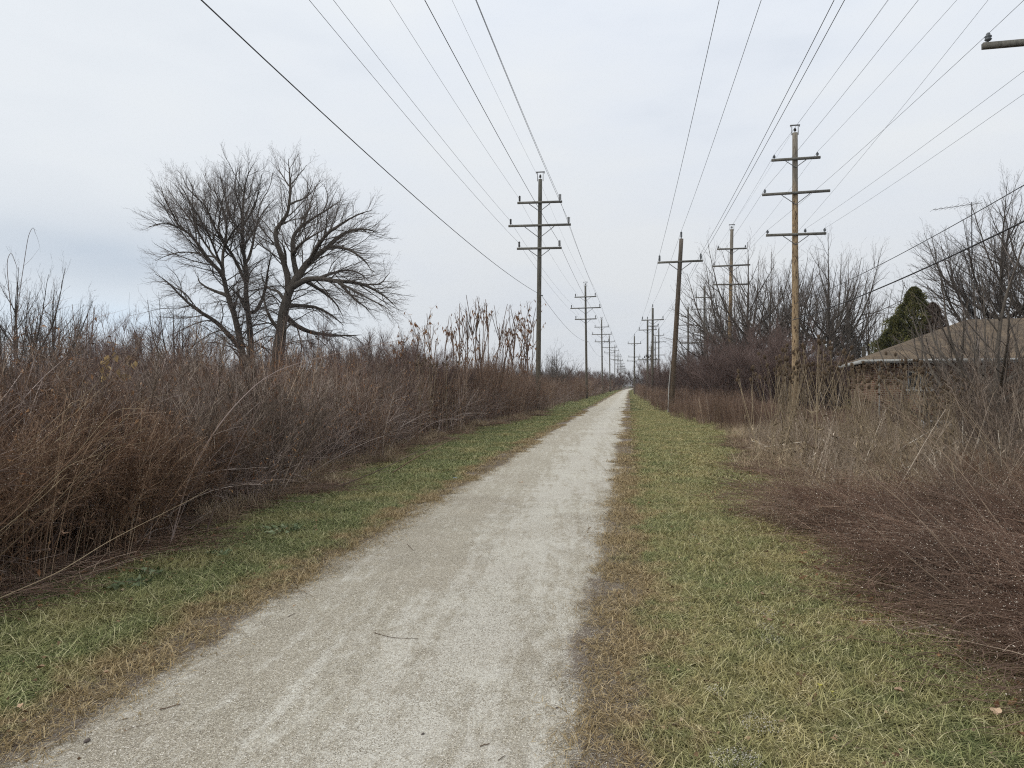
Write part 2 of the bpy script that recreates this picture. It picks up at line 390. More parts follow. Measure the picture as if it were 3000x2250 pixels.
N.l(c, b.inputs['Base Color']); N.bump(N.math('ADD', N.math('MULTIPLY', mid, 2), fine), .9, .03, b)
M['ground'] = m
gx = np.unique(np.concatenate([np.linspace(-3000, -40, 12), np.linspace(-40, 40, 41), np.linspace(40, 3000, 12)]))
gy = np.unique(np.concatenate([np.linspace(-200, 0, 5), np.linspace(0, 200, 60), np.linspace(200, 4500, 20)]))
XX, YY = np.meshgrid(gx, gy); V = np.stack([XX, YY, XX*0], -1).reshape(-1, 3)
i, j = np.meshgrid(np.arange(len(gy)-1), np.arange(len(gx)-1), indexing='ij'); q = i*len(gx)+j
tag(MB().add(V, np.stack([q, q+1, q+1+len(gx), q+len(gx)], -1).reshape(-1, 4), 'ground').obj('ground'), kind='structure')

m, t, b = mat('crushed_limestone', .95, .15); N = NT(t)
ge = N.n('ShaderNodeNewGeometry'); pos = ge.outputs['Position']; at = N.n('ShaderNodeAttribute', attribute_name='tone')
grain = N.n('ShaderNodeTexVoronoi', feature='F1'); grain.inputs['Scale'].default_value = 150; N.l(pos, grain.inputs['Vector'])
grc = N.n('ShaderNodeSeparateColor'); N.l(grain.outputs['Color'], grc.inputs[0])
grain2 = N.noise(pos, 190, 3, .7); med = N.noise(pos, 22, 4, .6)
rng_ = N.n('ShaderNodeMapping'); rng_.inputs['Rotation'].default_value = (0, 0, radians(-5)); N.l(pos, rng_.inputs[0])
st1 = N.noise(rng_.outputs[0], 4.6, 6, .64, (1, .075, 1)); st2 = N.noise(rng_.outputs[0], 11, 6, .7, (1, .38, 1)); bigp = N.noise(pos, .7, 3)
gcol = N.ramp(grc.outputs[0], [(0, (.24,.21,.165)), (.25, (.43,.40,.325)), (.7, (.54,.51,.43)), (.93, (.69,.655,.575)), (1, (.94,.92,.86))])
gcol = N.mix(1, gcol, N.ramp(grain2, [(.3, (.72,.71,.69)), (.6, (1.1,1.1,1.1))]), 'MULTIPLY')
dust = N.ramp(med, [(.3, (.56,.55,.50)), (.7, (.69,.685,.635))])
xs = N.n('ShaderNodeSeparateXYZ'); N.l(pos, xs.inputs[0])
xn = N.math('ADD', xs.outputs[0], N.math('MULTIPLY', N.math('SUBTRACT', bigp, .5), .8))
def hump(c0, w):
    q = N.math('DIVIDE', N.math('SUBTRACT', xn, c0), w); return N.math('EXPONENT', N.math('MULTIPLY', N.math('MULTIPLY', q, q), -1))
track = N.math('ADD', N.math('MULTIPLY', hump(-1.15, .42), .13), N.math('MULTIPLY', hump(-.52, .25), .06))
df = N.math('ADD', N.math('ADD', N.math('MULTIPLY', st1, .5), N.math('MULTIPLY', st2, .5)), track)
df = N.math('DIVIDE', N.math('SUBTRACT', df, .51), .1, clamp=True)
# far off the grains merge into a smooth pale band
gd = N.math('MULTIPLY', N.math('MULTIPLY', df, N.math('ADD', .35, N.math('MULTIPLY', grc.outputs[2], .8))), .85, clamp=True)
c = N.mix(gd, gcol, dust)
c = N.mix(1, c, N.ramp(bigp, [(.3, (1.02,1.0,.98)), (.7, (1.15,1.15,1.13))]), 'MULTIPLY')
edge = N.math('ADD', at.outputs['Fac'], N.math('MULTIPLY', N.math('SUBTRACT', N.noise(pos, 5, 6, .75), .5), .8))
ef = N.math('DIVIDE', N.math('SUBTRACT', edge, .26), .3, clamp=True)
efg = N.math('ADD', ef, N.math('MULTIPLY', N.math('SUBTRACT', grc.outputs[1], .5), .9), clamp=True)
c = N.mix(efg, N.ramp(grain2, [(.35, (.085,.064,.052)), (.65, (.27,.22,.18))]), c)
N.l(c, b.inputs['Base Color'])
hgt = N.math('ADD', N.math('MULTIPLY', grain.outputs['Distance'], N.math('SUBTRACT', 1.1, gd)), N.math('ADD', N.math('MULTIPLY', st2, 1.3), N.math('MULTIPLY', med, .9)))
N.bump(hgt, .75, .012, b); M['path'] = m
ys = np.concatenate([np.arange(-4, 40, .12), np.arange(40, 120, .6), np.arange(120, 520, 3.)])
def wobn(y, ph):
    return .05*np.sin(y*1.7+ph)+.035*np.sin(y*4.1+2*ph)+.025*np.sin(y*9.7+3*ph)+.09*np.sin(y*.43+ph)
uu = np.linspace(0, 1, 37)
L = -3.12+0*ys+pc(ys); R = .12+0*ys+pc(ys)
EL = -2.80+wobn(ys, 1.)+pc(ys); ER = -.20+wobn(ys, 2.6)+pc(ys)
V = np.stack([L[:, None]+(R-L)[:, None]*uu, np.repeat(ys[:, None], len(uu), 1), np.full((len(ys), len(uu)), .006)], -1)
tn = (np.minimum(V.reshape(len(ys), len(uu), 3)[:, :, 0]-EL[:, None], ER[:, None]-V.reshape(len(ys), len(uu), 3)[:, :, 0])/.45+.35).clip(0, 1)
i, j = np.meshgrid(np.arange(len(ys)-1), np.arange(len(uu)-1), indexing='ij'); q = i*len(uu)+j
tag(MB().add(V, np.stack([q, q+1, q+1+len(uu), q+len(uu)], -1).reshape(-1, 4), 'path', tn.ravel()).obj('path'), kind='structure')

# ================================================================ turf
def turf(n, size, lmin, lmax, w, lay=.9):
    mb = MB(); b = np.stack([rnd(-size/2, size/2, n), rnd(-size/2, size/2, n), np.zeros(n)], 1)
    az = rnd(0, 2*pi, n); el = rnd(.08, .85, n)
    d = np.stack([np.cos(az)*np.cos(el), np.sin(az)*np.cos(el), np.sin(el)], 1); L = rnd(lmin, lmax, n)
    P = grow(b, d, L, 4, (0, 0, -lay*rnd(.4, 1.5)), .12); P[:, :, 2] = np.maximum(P[:, :, 2], .002)
    side = unit(np.stack([-np.sin(az), np.cos(az), rnd(-.4, .4, n)], 1))
    mb.ribbons(P, (np.array([1, 1, .8, .15])*w)[None]*rnd(.6, 1.3, n)[:, None], side, 'grass', rnd(0, 1, n)**1.15)
    return mb.mesh('turf_tuft')
fineT = [turf(900, .42, .035, .10, .0017) for _ in range(4)]
longT = [turf(420, .42, .09, .19, .0018, .8) for _ in range(3)]
midT = [turf(1300, .9, .05, .13, .003) for _ in range(3)]
farT = [turf(900, 2.0, .07, .16, .009) for _ in range(2)]
def strip(smin, smax, side, cell):
    A = []
    for s in np.arange(smin, smax, cell):
        a, bb = (ul(s)-.8, -2.82) if side < 0 else (-.18, ur(s)+.9)
        for x in np.arange(a+cell/2, bb, cell): A.append((x+pc(s), s, 0))
    A = np.array(A, float); A[:, :2] += rnd(-cell*.25, cell*.25, (len(A), 2)); return A
def edge_ok(P, pad):
    return P[(P[:, 0]-pc(P[:, 1]) < -2.78-pad) | (P[:, 0]-pc(P[:, 1]) > -.22+pad)]
P = np.concatenate([edge_ok(strip(1.6, 13, sd, .24), .13) for sd in (-1, 1)]); P = P[rnd(0, 1, len(P)) < .96]; gz = .75+.55*(.5+.5*np.sin(P[:, 0]*3.1+2*np.sin(P[:, 1]*1.9))*np.cos(P[:, 1]*2.3-P[:, 0]*1.7))
scatter('grass', fineT, P, rnd(0, 2*pi, len(P)), np.stack([np.full(len(P), 1.05), np.full(len(P), 1.05), gz*rnd(.8, 1.2, len(P))], 1), label='short matted green and straw coloured grass on both verges near the camera', cat='grass')
P = edge_ok(strip(1.6, 24, -1, .42), .45); Q = edge_ok(strip(1.6, 24, 1, .55), .75)
P = P[rnd(0, 1, len(P)) < .75]; Q = Q[rnd(0, 1, len(Q)) < .5]; P = np.concatenate([P, Q])
scatter('grass', longT, P, rnd(0, 2*pi, len(P)), rnd(.7, 1.15, len(P)), label='longer grass tufts flopped over in the near verges', cat='grass')
P = np.concatenate([edge_ok(strip(12.5, 48, sd, .55), .32) for sd in (-1, 1)])
scatter('grass', midT, P, rnd(0, 2*pi, len(P)), rnd(.85, 1.2, len(P)), label='mown grass strips either side of the path in the middle distance', cat='grass')
P = np.concatenate([edge_ok(strip(47, 260, sd, 1.3), .85) for sd in (-1, 1)])
scatter('grass', farT, P, rnd(0, 2*pi, len(P)), rnd(.8, 1.1, len(P)), label='thin grass strips beside the far end of the path', cat='grass')
# small dead leaves and bits blown over the turf
def bits(n):
    mb = MB(); C = disc(n, .7); C[:, 2] = rnd(.02, .06, n); mb.leaves(C, rng.normal(size=(n, 3))*np.array([1, 1, .35]), rnd(.012, .04, n), 'litterleaf', None, .65, .5)
    P = grow(C[:14], rng.normal(size=(14, 3))*np.array([1, 1, .1]), rnd(.06, .25, 14), 4, (0, 0, 0), .1); mb.tubes(P, taper(14, 4, .0016), 3, 'stick'); return mb.mesh('leaf_bits')
M['litterleaf'] = tone_mat('small_dead_leaf', [(.10,.06,.035),(.24,.16,.09),(.42,.32,.20),(.56,.46,.33)])
lb = [bits(22) for _ in range(3)]
n = 130; s = 2+22*rnd(0, 1, n)**1.3; P = np.stack([np.where(rng.integers(0, 3, n) == 0, rnd(-5.2, -3., n), rnd(.1, 2.6, n)), s, np.zeros(n)], 1)
scatter('leaf_litter', lb, P, rnd(0, 6.28, n), rnd(.7, 1.1, n), label='small dead leaves and twig bits blown over the grass verges', cat='leaf litter')
# stray blades and crumbs along the ragged path edges
stray = [turf(26, .3, .03, .08, .0015) for _ in range(3)]
n = 1500; s = 1.6+20*rnd(0, 1, n)**1.4; e = rng.integers(0, 2, n); P = np.stack([np.where(e == 0, -2.76+rng.normal(-.04, .09, n), -.18+rng.normal(.04, .13, n)), s, np.full(n, .008)], 1)
scatter('grass', stray, P, rnd(0, 2*pi, n), rnd(.7, 1.2, n), label='stray brown blades along the ragged path edges', cat='grass')
def pebbles(n, size, r):
    mb = MB(); C = np.stack([rnd(-size/2, size/2, n), rnd(-size/2, size/2, n), np.zeros(n)], 1)
    mb.blobs(C, rnd(.3, 1, n)**1.5*r, 'pebble', rnd(0, 1, n), .6); return mb.mesh('pebble_patch')
M['pebble'] = tone_mat('limestone_chip', [(.2,.17,.13),(.40,.36,.29),(.52,.48,.41),(.72,.69,.62)])
peb = [pebbles(420, .4, .0042) for _ in range(3)]
n = 520; s = 1.7+rnd(0, 1, n)**1.4*9; P = np.stack([rnd(-2.7, -.28, n), s, np.full(n, .0065)], 1)
P2 = np.stack([np.where(rng.integers(0, 2, 120) == 0, rng.normal(-2.85, .1, 120), rng.normal(-.14, .08, 120)), 1.7+rnd(0, 1, 120)*10, np.full(120, .008)], 1)
P = np.concatenate([P, P2])
scatter('gravel', peb, P, rnd(0, 2*pi, len(P)), rnd(.9, 1.1, len(P)), label='loose limestone chips scattered over the path surface', cat='gravel')

# ================================================================ dead plants: clump shapes
def goldenrod(seed, n=18, hgt=(1.2, 1.75), lean=(0, 0), fluff=.5):
    mb = MB(); b = disc(n, .3); d = np.stack([rng.normal(lean[0], .2, n), rng.normal(lean[1], .2, n), np.ones(n)], 1)
    P = grow(b, d, rnd(*hgt, n), 8, (lean[0]*.9, lean[1]*.9, -.25), .055)
    mb.tubes(P, taper(n, 8, rnd(.0028, .005, n)), 3, 'goldenrod', rnd(.6, 1, n))
    b1, d1, t1, i1 = sprout(P, 15, .45, 1, .75, .25); Q = grow(b1, d1, (1.25-t1)*rnd(.2, .42, len(b1)), 4, (lean[0]*.4, 0, -.55), .14)
    mb.tubes(Q, taper(len(Q), 4, .0017), 3, 'goldenrod', rnd(.1, 1, len(Q)))
    b2, d2, t2, i2 = sprout(Q, 4, .2, 1, .9, .1); R = grow(b2, d2, rnd(.03, .09, len(b2)), 2, (0, 0, 0), .1)
    mb.tubes(R, taper(len(R), 2, .0015), 3, 'goldenrod', rnd(0, .8, len(R)))
    k = int(len(R)*.3); mb.leaves(R[:k, 1], rng.normal(size=(k, 3)), rnd(.01, .025, k), 'goldenrod', rnd(.1, .85, k))
    k2 = int(n*6*fluff); sel = rng.integers(0, len(R), k2)
    mb.blobs(R[sel, 1], rnd(.002, .0048, k2), 'fluff')
    bl, dl, tl, il = sprout(P, 6, .1, .7, 1.2, -.5); mb.leaves(bl, dl+np.array([0, 0, -.6]), rnd(.03, .08, len(bl)), 'goldenrod', rnd(0, .8, len(bl)), .25, .9)
    return mb.mesh('goldenrod_clump')
def bramble(seed, n=13, ln=(1.1, 2.3), spread=.6, mt='bramble'):
    mb = MB(); b = disc(n, .4); d = np.stack([rng.normal(0, spread, n), rng.normal(0, spread, n), np.ones(n)], 1)
    P = grow(b, d, rnd(*ln, n), 9, (0, 0, -rnd(.1, .9)), .06)
    P[:, :, 2] = np.maximum(P[:, :, 2], .03)
    mb.tubes(P, taper(n, 9, rnd(.004, .0085, n)), 4, mt, rnd(.6, 1, n))
    b1, d1, t1, i1 = sprout(P, 8, .15, 1, .7, .2); Q = grow(b1, d1, rnd(.25, .8, len(b1)), 5, (0, 0, -.1), .08)
    mb.tubes(Q, taper(len(Q), 5, .0033), 3, mt, rnd(.1, 1, len(Q)))
    b2, d2, t2, i2 = sprout(Q, 3, .2, 1, .7, .1); R = grow(b2, d2, rnd(.1, .35, len(b2)), 3, (0, 0, 0), .08)
    mb.tubes(R, taper(len(R), 3, .0019), 3, mt)
    if mt == 'bramble': k = 90; sel = rng.integers(0, len(R), k); mb.leaves(R[sel, 1], rng.normal(size=(k, 3))*.5+np.array([0, 0, -1]), rnd(.03, .07, k), 'deadleaf', None, .4, .7)
    return mb.mesh('bramble_clump')
def stalks(seed, n=20, hgt=(1.6, 2.5), lean=.09, leafy=1., mt='stalk'):
    mb = MB(); b = disc(n, .45); lx, ly = rng.normal(0, lean), rng.normal(0, lean)
    d = np.stack([rng.normal(lx, .09, n), rng.normal(ly, .09, n), np.ones(n)], 1)
    P = grow(b, d, rnd(*hgt, n), 6, (rng.normal(0, .12), 0, 0), .025)
    mb.tubes(P, taper(n, 6, rnd(.005, .0095, n), .4), 4, mt, rnd(.25, 1, n))
    b1, d1, t1, i1 = sprout(P, 6, .3, 1, .5, .35); Q = grow(b1, d1, rnd(.12, .5, len(b1)), 4, (0, 0, .1), .05)
    mb.tubes(Q, taper(len(Q), 4, .0033), 3, mt)
    b2, d2, t2, i2 = sprout(Q, 3, .3, 1, .8, .1); R = grow(b2, d2, rnd(.04, .14, len(b2)), 2, (0, 0, 0), .1)
    mb.tubes(R, taper(len(R), 2, .002), 3, mt, rnd(0, .8, len(R)))
    bl, dl, tl, il = sprout(P, max(1, int(3.5*leafy)), .35, 1, 1.2, -.7)
    mb.leaves(bl, dl+np.array([0, 0, -1.2]), rnd(.04, .10, len(bl)), 'deadleaf' if mt == 'stalk' else mt, None, .22, .6)
    return mb.mesh('stalk_clump')
def matclump(seed, n=40, fluff=1., rise=.3, ln=(.7, 1.35)):
    mb = MB(); b = disc(n, .5); b[:, 2] = rnd(.0, .24, n)
    d = np.stack([-np.ones(n)+rng.normal(0, .2, n), rng.normal(-.2, .3, n), rnd(.05, rise*2, n)], 1)
    P = grow(b, d, rnd(*ln, n), 7, (-.1, 0, -.55), .045); P[:, :, 2] = np.maximum(P[:, :, 2], rnd(.01, .05))
    mb.tubes(P, taper(n, 7, rnd(.0026, .0062, n)), 3, 'mat', rnd(.6, 1, n))
    b1, d1, t1, i1 = sprout(P, 6, .3, 1, .6, .2); Q = grow(b1, d1, rnd(.1, .34, len(b1)), 4, (-.2, 0, -.1), .1)
    mb.tubes(Q, taper(len(Q), 4, .0019), 3, 'mat', rnd(.1, 1, len(Q)))
    b2, d2, t2, i2 = sprout(Q, 3, .2, 1, .9, .1); R = grow(b2, d2, rnd(.02, .07, len(b2)), 2, (0, 0, 0), .1)
    mb.tubes(R, taper(len(R), 2, .0011), 3, 'mat', rnd(0, .75, len(R)))
    k = int(n*4.5*fluff); sel = rng.integers(0, len(R), k); mb.blobs(R[sel, 1], rnd(.002, .0046, k), 'fluff')
    k = int(len(R)*.25); mb.leaves(R[:k, 1], rng.normal(size=(k, 3)), rnd(.008, .02, k), 'mat', rnd(0, .7, k))
    return mb.mesh('matted_clump')
def strawtuft(seed, n=110, ln=(.25, .6), lay=1.6, w=.0022, mt='straw'):
    mb = MB(); b = disc(n, .22); az = rnd(0, 2*pi, n); el = rnd(.5, 1.45, n)
    d = np.stack([np.cos(az)*np.cos(el), np.sin(az)*np.cos(el), np.sin(el)], 1)
    P = grow(b, d, rnd(*ln, n), 6, (0, 0, -lay), .07); P[:, :, 2] = np.maximum(P[:, :, 2], .006)
    side = unit(np.stack([-np.sin(az), np.cos(az), rnd(-.4, .4, n)], 1))
    mb.ribbons(P, (np.array([.8, 1, 1, .8, .5, .1])*w)[None]*rnd(.6, 1.4, n)[:, None], side, mt); return mb.mesh('straw_tuft')
def litter(seed, n=60):
    mb = MB(); b = disc(n, .5); b[:, 2] = rnd(.005, .09, n); az = rnd(0, 2*pi, n)
    d = np.stack([np.cos(az), np.sin(az), rnd(-.05, .15, n)], 1); P = grow(b, d, rnd(.15, .8, n), 5, (0, 0, -.2), .06); P[:, :, 2] = np.maximum(P[:, :, 2], .006)
    mb.tubes(P, taper(n, 5, rnd(.0015, .0035, n)), 3, 'mat')
    k = 46; C = disc(k, .55); C[:, 2] = rnd(.005, .04, k); mb.leaves(C, rng.normal(size=(k, 3))*np.array([1, 1, .3]), rnd(.025, .06, k), 'deadleaf', None, .6, .5)
    return mb.mesh('litter_patch')
GR = [goldenrod(i, lean=(l, 0)) for i, l in enumerate((.05, .3, .45))]
BR = [bramble(i) for i in range(3)]+[bramble(9, 14, (1.2, 2.0), .35)]
SK = [stalks(i) for i in range(4)]
MT = [matclump(i) for i in range(3)]+[matclump(8, 40, 1.6, .5)]
ST_ = [strawtuft(i, 120, (.2, .48)) for i in range(3)]
LT = [litter(i) for i in range(3)]

def area(n, smin, smax, fmin, fmax, power=1.):
    """points with s in range and lateral given by functions of s"""
    s = smin+(smax-smin)*rnd(0, 1, n)**power; a = rnd(0, 1, n)
    return np.stack([fmin(s)+(fmax(s)-fmin(s))*a, s, np.zeros(n)], 1)
def patch(P, k=1.):
    x, y = P[:, 0]*k, P[:, 1]*k
    return .5+.5*np.sin(x*1.3+2.1*np.sin(y*.7)+y*.9)*np.cos(y*1.15-x*.55+1.3*np.sin(x*.8))
ulw = lambda s: ul(s)+.25*np.sin(s*1.3)+.18*np.sin(s*2.9+1)
# --- left thicket
n = 270; P = area(n, 3.2, 8.8, lambda s: ul(s)-4.6, lambda s: ulw(s)-.12)
near = P[:, 0] > ul(P[:, 1])-1.4
scatter('goldenrod_thicket', GR, P, np.where(rnd(0, 1, n) < .5, rnd(-.7, .7, n), rnd(0, 6.28, n)), np.where(near, rnd(.8, 1.1, n), rnd(1.0, 1.25, n))*(.78+.34*patch(P)), rng.normal(0, .12, (n, 2)), label='brown feathery dead goldenrod mass leaning over the left verge near the camera', cat='dead plants')
n = 300; P = area(n, 6.6, 19, lambda s: ul(s)-5, lambda s: ulw(s)-.2)
scatter('bramble_thicket', BR, P, rnd(0, 2*pi, n), np.interp(P[:, 1], [6, 10], [.78, 1.])*rnd(.62, 1.12, n)*(.78+.4*patch(P, .8)), rng.normal(0, .14, (n, 2)), label='purple grey tangle of bare bramble canes on the left', cat='brambles')
n = 150; P = area(n, 15, 42, lambda s: ul(s)-5, lambda s: ulw(s)-.5)
scatter('bramble_thicket', BR, P, rnd(0, 2*pi, n), rnd(.7, 1.25, n), rng.normal(0, .1, (n, 2)), label='grey bramble canes tangled among the brown stalks farther along on the left', cat='brambles')
n = 110; P = area(n, 3.4, 9, lambda s: ul(s)-5, lambda s: ulw(s)-.9)
scatter('bramble_thicket', BR, P, rnd(0, 2*pi, n), rnd(.8, 1.1, n), rng.normal(0, .08, (n, 2)), label='dark bare canes mixed through the leaning goldenrod', cat='brambles')
n = 400; P = area(n, 13, 46, lambda s: ul(s)-5, lambda s: ulw(s)-.3)
scatter('stalk_thicket', SK, P, rnd(0, 2*pi, n), np.interp(P[:, 1], [12, 17, 22, 34, 46], [.72, .98, 1.08, 1.25, 1.15])*rnd(.66, 1.12, n)*(.8+.3*patch(P, .9)), rng.normal(0, .07, (n, 2))*1.5, label='tall upright brown dead stalks lining the left verge', cat='dead plants')
n = 1200; P = area(n, 44, 330, lambda s: ul(s)-7, lambda s: ulw(s)-.2+pc(s), 1.5)
scatter('far_thicket', SK+[BR[0], GR[0]], P, rnd(0, 2*pi, n), rnd(.7, 1.15, n)*np.interp(P[:, 1], [44, 100, 330], [.85, 1.2, 1.5]), rng.normal(0, .06, (n, 2)), label='reddish brown brush along the far left side of the path', cat='brush')
n = 900; s = rnd(5, 70, n); P = np.stack([rnd(-34, -9.5, n)*np.interp(s, [5, 70], [.75, 1.]), s, np.zeros(n)], 1)
scatter('field_brush', BR+GR+SK[:2], P, rnd(0, 2*pi, n), rnd(.65, 1.05, n), rng.normal(0, .06, (n, 2)), label='grey brown brush filling the field behind the left thicket', cat='brush')
n = 70; P = area(n, 9.5, 19, lambda s: ul(s)-4.5, lambda s: ulw(s)-.6)
scatter('stalk_thicket', [stalks(50, 5, (1.7, 2.5), .15, 2.5), stalks(51, 4, (1.8, 2.6), .2, 3)], P, rnd(0, 6.28, n), rnd(.85, 1.12, n), rng.normal(0, .1, (n, 2)), label='scattered taller leafy stalks standing out of the left brambles', cat='dead plants')
# straw, litter at the foot
n = 520; s = 3+42*rnd(0, 1, n)**1.2; P = np.stack([ulw(s)+rng.normal(-.35, .3, n), s, np.zeros(n)], 1)
scatter('dead_litter', LT, P, rnd(0, 2*pi, n), rnd(.7, 1.2, n), label='fallen stems and dead leaves at the foot of the left thicket', cat='leaf litter')
n = 240; s = 8+35*rnd(0, 1, n); P = np.stack([ulw(s)+rng.normal(-.15, .25, n), s, np.zeros(n)], 1)
scatter('dry_grass', ST_, P, rnd(0, 2*pi, n), rnd(.6, 1.1, n), label='pale dry grass fringe below the left stalks', cat='dry grass')
# --- right side
urw = lambda s: ur(s)+.2*np.sin(s*1.1)+.15*np.sin(s*2.3+2)
n = 430; P = area(n, 2.4, 10.2, lambda s: urw(s)+np.interp(s, [2, 4.5, 6], [1.35, 1.2, 1.0]), lambda s: ur(s)+5.8)
hs = np.interp(P[:, 0]-ur(P[:, 1]), [0, 1.1, 2, 5], [.42, .62, .66, .66])
scatter('matted_thicket', MT, P, rng.normal(.35, .35, n), np.stack([np.full(n, 1.05), np.full(n, 1.05), hs*rnd(.7, 1.3, n)*(.7+.7*patch(P, 1.6))], 1), rng.normal(0, .1, (n, 2)), label='matted reddish brown dead stems with tiny white tufts flattened over the right verge', cat='dead plants')
n = 80; P = area(n, 7.5, 13, lambda s: urw(s)+2.2, lambda s: ur(s)+7)
scatter('goldenrod_thicket', [goldenrod(20, 14, (.6, 1.0), (-.4, 0), .8), stalks(22, 12, (.5, .9), .4, 1., 'tanweed')], P, rnd(-.5, .5, n), rnd(.6, 1., n), rng.normal(0, .1, (n, 2)), label='low leaning goldenrod behind the flattened stems on the right', cat='dead plants')
n = 820; P = area(n, 8.6, 30, lambda s: urw(s)+.1, lambda s: ur(s)+7)
scatter('dry_grass', ST_, P, rnd(0, 2*pi, n), rnd(.6, 1.25, n), label='pale tan dry grass between the right verge and the teasels', cat='dry grass')
n = 180; P = area(n, 10.5, 24, lambda s: urw(s)+.5, lambda s: ur(s)+8.5)
scatter('dead_weeds', [stalks(30, 14, (.5, 1.0), .2, 1.5, 'tanweed'), stalks(31, 12, (.4, .9), .3, 1.5, 'tanweed'), bramble(32, 9, (.4, .9), .6, 'tanweed')], P, rnd(0, 2*pi, n), rnd(.5, .95, n), rng.normal(0, .1, (n, 2)), label='knee high tan dead weeds around the teasels', cat='dead plants')
n = 760; P = area(n, 26, 62, lambda s: urw(s)-.05, lambda s: ur(s)+7)
scatter('stalk_thicket', SK, P, rnd(0, 2*pi, n), rnd(.42, .68, n)*np.interp(P[:, 0]-ur(P[:, 1])+np.maximum(P[:, 1]-34, 0)*.5, [1.5, 3.5], [1, .55]), rng.normal(0, .09, (n, 2)), label='waist high rusty stalks below the leaning pole on the right', cat='dead plants')
n = 900; P = area(n, 58, 330, lambda s: urw(s)+.1+pc(s), lambda s: ur(s)+8, 1.4)
scatter('far_thicket', SK+[BR[1]], P, rnd(0, 2*pi, n), rnd(.5, .8, n)*np.interp(P[:, 1], [58, 140, 330], [.9, 1.1, 1.5]), rng.normal(0, .06, (n, 2)), label='brown brush along the far right side of the path', cat='brush')
n = 260; s = 2.6+22*rnd(0, 1, n); P = np.stack([urw(s)+rng.normal(.55, .3, n)+np.where(s < 5, .4, 0), s, np.zeros(n)], 1)
scatter('dead_litter', LT, P, rnd(0, 2*pi, n), rnd(.6, 1.1, n), label='fallen stems and leaves along the edge of the right verge', cat='leaf litter')
n = 22; P = area(n, 10.5, 18, lambda s: urw(s)+.8, lambda s: ur(s)+6)
scatter('dead_weeds', [stalks(60, 4, (1.2, 1.9), .15, 2, 'tanweed'), stalks(61, 3, (1.1, 1.7), .25, 2, 'tanweed')], P, rnd(0, 2*pi, n), rnd(.75, 1.05, n), rng.normal(0, .14, (n, 2)), label='sparse tall straw coloured stalks around the teasels', cat='dead plants')
n = 200; P = area(n, 11, 28, lambda s: ur(s)+7, lambda s: ur(s)+13)
P = P[(P[:, 1] < 22)]; n = len(P)
scatter('yard_weeds', [stalks(40, 14, (.5, 1.0), .2), bramble(41, 12, (.6, 1.3), .6)], P, rnd(0, 2*pi, n), rnd(.4, .75, n), rng.normal(0, .1, (n, 2)), label='brown weeds in front of the brick house', cat='dead plants')

# ================================================================ trees
def smooth_line(L, n=26):
    L = np.array(L, float)
    for _ in range(2):
        q = np.empty((2*len(L), 3)); q[0::2] = L*.75+np.roll(L, -1, 0)*.25; q[1::2] = L*.25+np.roll(L, -1, 0)*.75; q = q[:-2]
        L = np.concatenate([L[:1], q, L[-1:]])
    c = np.concatenate([[0], np.cumsum(np.linalg.norm(np.diff(L, axis=0), axis=1))]); t = np.linspace(0, c[-1], n)
    return np.stack([np.interp(t, c, L[:, k]) for k in range(3)], 1)
def plen(P): return np.linalg.norm(np.diff(P, axis=1), axis=2).sum(1)
def side(P, Rr, gap, t0, ang, up, centre=None, outw=0.):
    """side branches spaced 'gap' metres apart along stems P with radii Rr"""
    N, n = P.shape[:2]; Ln = plen(P); k = np.maximum(1, np.round(Ln*(1-t0)/gap)).astype(int)
    i = np.repeat(np.arange(N), k); o = np.concatenate([np.arange(q) for q in k]); kk = k[i]
    t = t0+(1-t0)*(o+rnd(.1, .9, len(i)))/kk; u = np.minimum(t*(n-1), n-1.001); j = u.astype(int); fr = (u-j)[:, None]
    b = P[i, j]*(1-fr)+P[i, j+1]*fr; d = unit(P[i, j+1]-P[i, j]); r = unit(rng.normal(size=d.shape)); r = unit(r-(r*d).sum(1, keepdims=True)*d)
    a = ang*rnd(.65, 1.25, len(i))[:, None]; d2 = d*np.cos(a)+r*np.sin(a)+np.array([0, 0, up])
    if centre is not None: d2 = d2+unit(b-centre)*outw
    rr = Rr[i, j]*(1-fr[:, 0])+Rr[i, j+1]*fr[:, 0]; return b, unit(d2), t, Ln[i], rr
